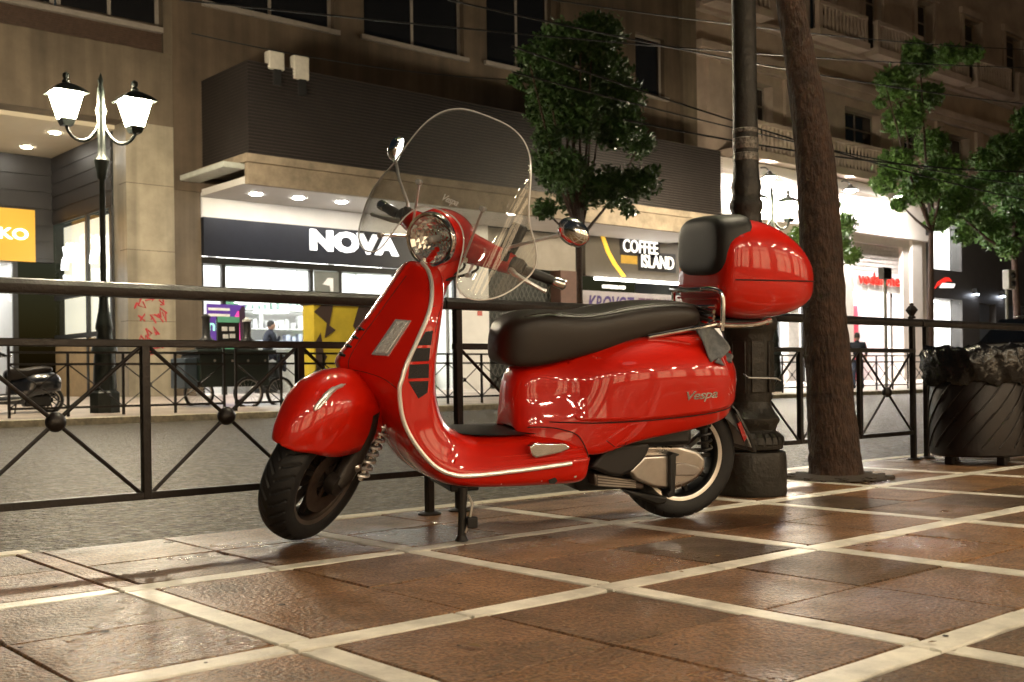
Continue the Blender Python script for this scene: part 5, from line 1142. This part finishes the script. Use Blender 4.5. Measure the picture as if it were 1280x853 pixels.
# ------------------------------------------------------------------ far street lamps
def far_lamp(px, label, y=18.3, sc=1.):
    x = fx(px, 480, y); t = thing('street_lamp', label, 'street lamp', (x, y, 0), 'twin lantern lamps across the road'); M_ = Matrix.Translation((x, y, 0)) @ Matrix.Scale(sc, 4)
    MB().lathe([(.25, 0), (.25, .36), (.23, .38), (.20, .40), (.19, .5)], 8, M_).build('plinth', ironfar, t, smooth=0)
    MB().lathe([(.19, .42), (.17, .9), (.16, 1.0), (.21, 1.04), (.20, 1.10), (.14, 1.2), (.11, 1.35), (.14, 1.42), (.13, 1.5), (.09, 1.7), (.07, 1.9), (.09, 2.0), (.055, 2.1)], 14, M_).build('pedestal', ironfar, t)
    MB().lathe([(.05, 2.05), (.048, 3.85), (.08, 3.9), (.09, 4.0), (.13, 4.18), (.07, 4.28), (.06, 4.4), (.065, 4.9), (.09, 5.0), (.06, 5.1), (.055, 5.35), (.03, 5.42), (.045, 5.5), (.005, 5.62)], 14, M_).build('pole', ironfar, t)
    # arms run along the view's breadth as in the street
    ux, uy = .93, -.36
    for sg_, hh in ((-1, 4.72), (1, 4.66)):
        e = (x+sg_*.53*ux*sc, y+sg_*.53*uy*sc, hh*sc); lamp_arm(t, (x, y, 4.95*sc), e, .03*sc); lantern(t, e, 1.12*sc)
    return t
far_lamp(131, 'twin lantern street lamp shining beside the recessed shop')
far_lamp(968, 'twin lantern street lamp glowing before the dazzling white shop wall')
# ------------------------------------------------------------------ street trees across the road
leaf_b = mat('leaf_bright', (.07, .13, .022), .5, 0, .45, 1.5)
def px_tree(name, label, y, base_px, top_px, clumps, n, size, tw_, m):
    b0 = fx(base_px[0], base_px[1], y); b1 = ony(top_px[0], top_px[1], y)
    t = thing('street_tree', label, 'tree', (b0, y, 0)); Pt = [Vector((b0, y, -.02)), Vector((b0*.6+b1[0]*.4, y, b1[2]*.45)), Vector((b1[0], y, b1[2])), Vector((b1[0]+.1, y, b1[2]+1.6))]
    MB().tube(smooth_curve(Pt, 6), [tw_*(1-.03*k) for k in range(19)], 10).build('trunk', bark, t)
    cl = []
    for (px, py, r_) in clumps:
        dy = random.uniform(-.9, .9); q = ony(px, py, y+dy); D_ = float((q-O) @ fw); cl.append((q[0], q[1], q[2], (1.12 if px < 900 else .98)*r_*D_/F))
    lb_ = MB()
    for c in cl[::3]: lb_.tube([Pt[2], ((Pt[2].x+c[0])/2, (Pt[2].y+c[1])/2, Pt[2].z*.6+c[2]*.4), c[:3]], [tw_*.5, tw_*.3, .015], 6)
    lb_.build('limbs', bark, t)
    crown('crown', t, cl, n, size, m)
    return t
random.seed(11)
def fill(cx, cy, rx, ry, n, r): 
    o = []
    while len(o) < n:
        a, b_ = random.uniform(-1, 1), random.uniform(-1, 1)
        if a*a+b_*b_ < 1: o.append((cx+a*rx, cy+b_*ry, random.uniform(r*.6, r*1.15)))
    return o
c1 = fill(722, 130, 62, 92, 26, 26)+[(690, 205, 26), (720, 238, 30), (765, 235, 28), (800, 228, 22), (660, 70, 14), (760, 40, 18), (735, 28, 12), (800, 180, 18), (645, 100, 10), (785, 262, 10), (680, 262, 14), (815, 215, 9), (700, 45, 15)]
px_tree('t', 'dense dark green tree standing between roller shutter and coffee shop', 18.9, (726, 480), (724, 300), c1, 34000, .075, .10, mat('leaf_dark', (.040, .088, .020), .45, 0, .5, 2.5))
c2 = [(1150, 75, 24), (1185, 70, 18), (1215, 68, 14), (1120, 105, 24), (1160, 120, 20), (1130, 150, 26), (1105, 100, 12), (1165, 180, 22), (1120, 205, 24), (1180, 215, 26), (1105, 230, 16), (1150, 235, 26), (1125, 255, 12), (1195, 250, 24), (1175, 275, 18), (1210, 240, 20), (1140, 60, 12), (1100, 130, 8)]
px_tree('t', 'tall tree with ragged bright green tufts before the red lettered shop', 18.9, (1163, 470), (1164, 290), c2, 17000, .09, .13, leaf_m)
c3 = [(1215, 270, 24), (1245, 230, 30), (1275, 190, 30), (1240, 290, 22), (1270, 270, 28), (1205, 295, 14), (1260, 310, 16), (1290, 240, 30), (1230, 200, 18), (1285, 150, 20), (1310, 210, 30), (1300, 290, 24), (1195, 265, 14), (1250, 180, 14)]
px_tree('t', 'leafy tree behind the traffic light, crown touching the tufted tree', 18.7, (1275, 470), (1268, 320), c3, 19000, .09, .16, leaf_m)
c4 = [(1045, 305, 20), (1015, 270, 14), (1055, 280, 16), (1065, 320, 12), (1030, 330, 14), (1000, 295, 14), (1040, 255, 10), (1005, 320, 10), (985, 300, 8)]
px_tree('t', 'small yellow green tree lit by the dazzling shop wall', 21.5, (1030, 470), (1030, 350), c4, 7000, .08, .08, leaf_b)
# ------------------------------------------------------------------ street cart, pots, menu board
cy_ = 19.3; cx0, cx1 = fx(222, 480, cy_), fx(340, 480, cy_)
t = thing('street_cart', 'dark green vendor cart on spoked wheels standing before the phone shop', 'cart', ((cx0+cx1)/2, cy_, 0)); gc = mat('cart_green', (.010, .018, .014), .45, 0, .3, 5)
cxm = cx0+(cx1-cx0)*.86
MB().box(cx0+.25, cxm, cy_-.4, cy_+.4, .42, 1.02).build('body', gc, t, bevel=.02); MB().box(cx0+.18, cxm+.12, cy_-.46, cy_+.46, 1.022, 1.10).build('lid', gc, t, bevel=.015)
MB().box(cx0, cx0+.248, cy_-.3, cy_+.3, .40, .95).build('side_box', mat('cart_steel', (.05, .07, .09), .5, .3), t, bevel=.02)
for k, f_ in enumerate((.2, .55)):
    for d_ in (.15, .5): MB().lathe([(.02, -.01), (.025, 0), (.02, .01)], 8, Matrix.Translation((cx0+(cx1-cx0)*f_+d_, cy_-.405, .9)) @ Matrix.Rotation(PI/2, 4, 'X')).build('knob', polished, t)
def spoked(t, x, y, r):
    M_ = Matrix.Translation((x, y, r)) @ Matrix.Rotation(PI/2, 4, 'X')
    w_ = MB().lathe([(r, -.02), (r, .02), (r-.045, .018), (r-.045, -.018)], 32, M_, cap=False).build('wheel', rubber, t)
    MB().lathe([(r-.046, -.014), (r-.046, .014), (r-.06, .012), (r-.06, -.012)], 32, M_, cap=False).build('rim', polished, w_)
    s_ = MB().lathe([(.04, -.04), (.04, .04)], 10, M_)
    for k in range(16):
        a = 2*PI*k/16; s_.tube([M_ @ Vector((.03*math.cos(a+.6), .03*math.sin(a+.6), 0)), M_ @ Vector(((r-.05)*math.cos(a), (r-.05)*math.sin(a), 0))], .004, 4)
    s_.build('spokes', polished, w_)
spoked(t, fx(296, 490, cy_), cy_-.46, .30); spoked(t, fx(262, 490, cy_), cy_+.44, .30); spoked(t, fx(347, 490, cy_), cy_-.1, .30)
wx = fx(347, 490, cy_)
MB().tube([(cxm, cy_-.1, .5), (wx-.1, cy_-.1, .62), (wx, cy_-.1, .30)], .02, 6).build('fork', gc, t); MB().tube([(wx-.1, cy_-.1, .62), (wx-.04, cy_-.1, 1.0), (wx+.1, cy_-.3, 1.02)], .018, 6).build('handlebar', gc, t)
for k, px in enumerate((258, 309)):
    x_ = fx(px, 430, cy_); p_ = thing('roasting_pot', ('left' if False else 'slim black' if k == 0 else 'squat black pale-capped')+' roasting pot with chimney on the vendor cart', 'pot', (x_, cy_, 1.1), 'roasting pots on the cart')
    MB().lathe([(.20, 1.101), (.21, 1.2), (.16, 1.28), (.10, 1.32), (.075, 1.36), (.07, 1.62+.05*(k == 0)), (.08, 1.64+.05*(k == 0)), (.03, 1.70+.05*(k == 0))], 16, Matrix.Translation((x_, cy_, 0))).build('pot', blackp, p_)
    MB().lathe([(.085, 1.645+.05*(k == 0)), (.09, 1.67+.05*(k == 0)), (.02, 1.72+.05*(k == 0))], 12, Matrix.Translation((x_, cy_, 0))).build('chimney_cap', mat('cap_pale', (.5, .5, .48), .5) if k else blackp, p_)
x_ = fx(285, 420, cy_); p_ = thing('menu_board', 'small black board with green edge standing on the vendor cart', 'board', (x_, cy_, 1.1))
MB().box(x_-.22, x_+.22, cy_-.03, cy_+.03, 1.101, 1.72).build('board', blackp, p_, smooth=0); MB().box(x_-.221, x_+.221, cy_-.034, cy_-.0305, 1.62, 1.73).build('header', mat('mint', (.15, .5, .35), .6), p_, smooth=0); MB().box(x_-.15, x_+.15, cy_-.034, cy_-.0305, 1.12, 1.2).build('footer', mat('mint', (.15, .5, .35), .6), p_, smooth=0)
for k, (dx, dz) in enumerate(((-.08, 1.5), (.07, 1.5), (-.06, 1.36), (.08, 1.37))): MB().box(x_+dx-.06, x_+dx+.05, cy_-.035, cy_-.0305, dz-.04, dz+.04).build('picture', mat('white_print2', (.85, .85, .85), .5), p_, smooth=0)
# ------------------------------------------------------------------ yellow painted utility cabinet
yk = 20.5; kx0, kx1 = fx(379, 430, yk+.45), fx(470, 430, yk); kz = fz(400, 381, yk)
t = thing('utility_cabinet', 'tall cabinet sprayed yellow with brown jagged shapes and a magenta foot', 'cabinet', (kx0, yk, 0))
MB().box(kx0, kx1, yk, yk+.45, .55, kz).build('body', mat('cab_yellow', (.55, .42, .03), .6, 0, .15, 3), t, smooth=0); MB().box(kx0+.02, kx1-.02, yk+.02, yk+.43, .05, .548).build('foot', mat('cab_magenta', (.25, .01, .05), .6), t, smooth=0)
MB().box(kx0-.04, kx1+.04, yk-.04, yk+.49, kz+.002, kz+.05).build('roof', mat('cab_brown', (.05, .03, .025), .6), t, smooth=0)
jag = mat('cab_brown', (.05, .03, .025), .6); W_ = kx1-kx0; Hc = kz-.55
for pl in ([(0, .9), (.12, 1), (.3, 1), (.24, .72), (.34, .66), (.16, .55), (.2, .75)], [(.02, .0), (.02, .5), (.1, .62), (.14, .35), (.2, .3)], [(.42, .0), (.52, .48), (.60, .22), (.74, .55), (.72, .0)], [(.62, .72), (.72, 1), (.95, 1), (.86, .7), (.8, .5)], [(.8, .0), (.88, .35), (.99, .4), (.99, .0)]):
    MB().prism([(kx0+W_*a, yk-.012, .55+Hc*c) for a, c in pl], (0, .010, 0)).build('painted_shape', jag, t, smooth=0)
# ------------------------------------------------------------------ parked dark scooter across the road
dark_paint = mat('dark_scooter_paint', (.012, .014, .02), .3, coat=1.)
fr2 = bpy.data.objects.new('parked_scooter', None); C.objects.link(fr2)
rx = fx(62, 500, 19.0); fr2.matrix_world = Matrix.Translation((rx, 19.0, .02)) @ Matrix.Rotation(rad(180), 4, 'Z')
tag(fr2, 'dark parked scooter half out of view beyond the far guard rail', 'scooter')
make_scooter(fr2, dark_paint, steer0, full=False)
MB().tube([(.55, .12, .3), (.62, .2, .0)], .014, 8).build('stand', frame_d, fr2, local=True); MB().box(.0, .42, -.12, .1, .13, .32).build('engine_block', blackp, fr2, local=True, bevel=.03)
# ------------------------------------------------------------------ walking person
yp = 18.6; px_ = fx(1072, 460, yp); Dp = float((np.array([px_, yp, 0])-O) @ fw); s_ = 1.70*F/Dp
t = thing('person', 'person in dark T-shirt and jeans walking away toward the red lettered shop', 'person', (px_, yp, .0)); vx, vy = -.55, .84     # facing away; side axis
def pp(a, f_, z): return (px_+a*.66+f_*.75, yp-a*.75+f_*.66, z)
skin_person('body', [pp(0, 0, .95), pp(0, 0, 1.12), pp(0, .01, 1.32), pp(0, .01, 1.43), pp(0, .02, 1.50), pp(-.19, 0, 1.38), pp(-.25, -.03, 1.12), pp(-.22, .05, .90), pp(.19, 0, 1.38), pp(.26, -.03, 1.12), pp(.22, .06, .92)], [(0, 1), (1, 2), (2, 3), (3, 4), (2, 5), (5, 6), (6, 7), (2, 8), (8, 9), (9, 10)], [(.15, .11), (.15, .11), (.18, .12), .075, .055, .075, .05, .035, .075, .05, .035], navy, t)
skin_person('trousers', [pp(0, 0, .92), pp(-.09, 0, .84), pp(-.10, .08, .47), pp(-.10, -.02, .09), pp(-.10, .10, .04), pp(.09, 0, .84), pp(.10, -.04, .48), pp(.11, -.20, .12), pp(.11, -.12, .04)], [(0, 1), (1, 2), (2, 3), (3, 4), (0, 5), (5, 6), (6, 7), (7, 8)], [(.15, .11), .095, .065, .05, .04, .095, .065, .05, .04], jeans, t)
for sd_ in (-1, 1): MB().tube([pp(sd_*.245, -.01, 1.08), pp(sd_*.235, .02, .95), pp(sd_*.22, .06, .84)], [.042, .036, .03], 8).build('forearm', skin_m, t)
head_mesh(*pp(0, .03, 1.60), skin_m, hair, t, (.75, .66))
# ------------------------------------------------------------------ passing car on the road
t = thing('car', 'pale car with dark roof passing behind the litter bin', 'car', (19.5, 8.4, -.1)); cxp, cyp = 19.5, 8.4; zr = -.1
bodyp = mat('car_beige', (.42, .38, .32), .3, coat=.6, var=.05); gls = mat('car_glass', (.01, .01, .012), .05, spec=.8)
prof = [(-2.1, .35, .74, .70), (-2.05, .25, .94, .80), (-1.5, .2, 1.06, .86), (-.9, .2, 1.10, .88), (.6, .2, 1.10, .88), (1.6, .22, 1.10, .86), (2.0, .28, 1.02, .80), (2.08, .4, .9, .72)]
MB().loft([[(cxp+a, cyp+yy*w_, zr+zz) for yy, zz in ((-.9, lo), (-1, (lo+hi)/2), (-.97, hi-.06), (-.88, hi), (.88, hi), (.97, hi-.06), (1, (lo+hi)/2), (.9, lo))] for a, lo, hi, w_ in prof]).build('body', bodyp, t, sub=1, smooth=180)
MB().loft([[(cxp+a, cyp+yy*w_, zr+zz) for yy, zz in ((-.95, 1.06), (-.82, hi), (.82, hi), (.95, 1.06))] for a, hi, w_ in ((-1.25, 1.10, .78), (-.55, 1.50, .74), (.9, 1.52, .74), (1.75, 1.12, .76))]).build('cabin_glass', gls, t, smooth=0)
MB().loft([[(cxp+a, cyp+yy*w_, zr+zz+h_) for yy, zz in ((-.84, 0), (-.7, .05), (.7, .05), (.84, 0))] for a, h_, w_ in ((-.62, 1.495, .72), (-.2, 1.53, .74), (.7, 1.54, .74), (1.0, 1.515, .72))]).build('roof', mat('car_roof', (.03, .028, .025), .3), t, sub=1, smooth=180)
for sx in (-1.3, 1.3):
    for sy_ in (-1, 1):
        w_ = MB().lathe([(.2, -.1), (.30, -.1), (.31, -.06), (.31, .06), (.30, .1), (.2, .1)], 24, Matrix.Translation((cxp+sx, cyp+sy_*.74, zr+.31)) @ Matrix.Rotation(PI/2, 4, 'X')).build('wheel', rubber, t)
        MB().lathe([(.02, -.105), (.19, -.104), (.19, .104), (.02, .105)], 18, Matrix.Translation((cxp+sx, cyp+sy_*.74, zr+.31)) @ Matrix.Rotation(PI/2, 4, 'X')).build('hubcap', polished, w_)
for sy_ in (-1, 1): MB().box(cxp-2.12, cxp-1.98, cyp+sy_*.55-.14, cyp+sy_*.55+.14, zr+.62, zr+.74).build('headlight', lens, t, bevel=.03); MB().box(cxp+2.02, cxp+2.1, cyp+sy_*.55-.12, cyp+sy_*.55+.12, zr+.7, zr+.82).build('tail_light', redglass, t, bevel=.02)
# ------------------------------------------------------------------ sign post seen from behind, traffic light
ys_ = 17.9; x_ = fx(1107, 400, ys_); z1 = fz(1107, 337, ys_)
t = thing('sign_post', 'slim post with a boxy sign seen from behind before the red lettering', 'sign', (x_, ys_, 0))
MB().tube([(x_, ys_, 0), (x_, ys_, z1-.1)], .05, 8).build('post', mat('post_grey', (.10, .10, .08), .5), t); MB().box(x_-.22, x_+.22, ys_-.1, ys_+.1, z1-.3, z1+.05).build('sign_box', blackp, t, bevel=.02)
x_ = fx(1261, 400, ys_); z0_ = fz(1261, 362, ys_); z1 = fz(1261, 338, ys_)
t = thing('traffic_light', 'pale traffic light head on a post beneath the leafy crown', 'traffic light', (x_, ys_, 0))
MB().tube([(x_+.1, ys_+.1, 0), (x_+.1, ys_+.1, z1)], .06, 8).build('post', mat('post_grey', (.10, .10, .08), .5), t); MB().box(x_-.25, x_+.25, ys_-.15, ys_+.09, z0_, z1).build('housing', mat('housing_pale', (.45, .45, .42), .5), t, bevel=.03)
for zz in (.28, .72): MB().lathe([(.10, -.05), (.10, .08), (.085, .08), (.08, 0)], 16, Matrix.Translation((x_-.02, ys_-.15, z0_+(z1-z0_)*zz)) @ Matrix.Rotation(PI/2, 4, 'X')).build('lens', blackp, t)
# ------------------------------------------------------------------ overhead trolley wires
wm = mat('wire_black', (.02, .02, .02), .5, .5)
def wire_px(a, b_, ya, yb, label, sag=.15):
    p, q = ony(*a, ya), ony(*b_, yb); P = [p+(q-p)*k/14+np.array([0, 0, -sag*4*(k/14)*(1-k/14)]) for k in range(15)]
    tag(MB().tube(P, .014, 5).build('overhead_wire', wm), label, 'wire', 'overhead wires above the road')
wl = [((225, 0), (1280, 85), 14, 14, 'running above the louvred box'), ((560, 0), (1280, 130), 12, 12, 'crossing the dark tree top'), ((640, 58), (1280, 250), 11, 11, 'sloping through the dark tree'), ((640, 90), (1280, 232), 13, 13, 'passing the right balcony'), ((690, 0), (1280, 62), 15, 15, 'highest of the right facade'), ((240, 42), (640, 100), 20, 20, 'stretched over the pale cabinets'), ((780, 150), (1280, 215), 10, 10, 'ending at the tufted tree')]
for a, b_, ya, yb, l in wl: wire_px(a, b_, ya, yb, 'thin dark overhead wire '+l)
# ------------------------------------------------------------------ near side shopfront behind the photographer (windows seen in the paintwork's reflections; canopy lights added)
t = thing('building', 'plain near side block with lit shop windows facing the pavement', 'building', (0, -5.2, 0)); yn = -5.2
hl_ = [(-10+3.1*k, -7.6+3.1*k, .4, 3.2) for k in range(10)]
walls(-14, 26, 0, 9, yn-.5, yn, hl_).build('wall', mat('near_wall', (.07, .055, .04), .8), t, smooth=0)
np_ = emis('near_shop_window', (1., .74, .46), NEAR)
for k, (a, c, d, e) in enumerate(hl_):
    MB().box(a+.05, c-.05, yn-.46, yn-.42, d+.05, e-.05).build('window', np_, t, smooth=0)
    MB().box((a+c)/2-.05, (a+c)/2+.05, yn-.3, yn-.2, d, e).build('mullion', frame_d, t, smooth=0); MB().box(a, c, yn-.29, yn-.21, 2.3, 2.38).build('transom', frame_d, t, smooth=0)

MB().box(-14, 26, yn+.002, yn+2.4, 3.35, 3.6).build('canopy', mat('near_wall', (.07, .055, .04), .8), t, smooth=0)  # unseen canopy, added to carry the extra downlights
cl_ = emis('added_downlight', (1., .84, .60), 215.)  # added lamps, lighting scooter and foreground paving from the camera side
for k in range(14):
    for yy in (yn+.9, yn+2.0): MB().lathe([(.11, 3.33), (.11, 3.348)], 16, Matrix.Translation((-9+1.6*k, yy, 0))).build('downlight', cl_, t)
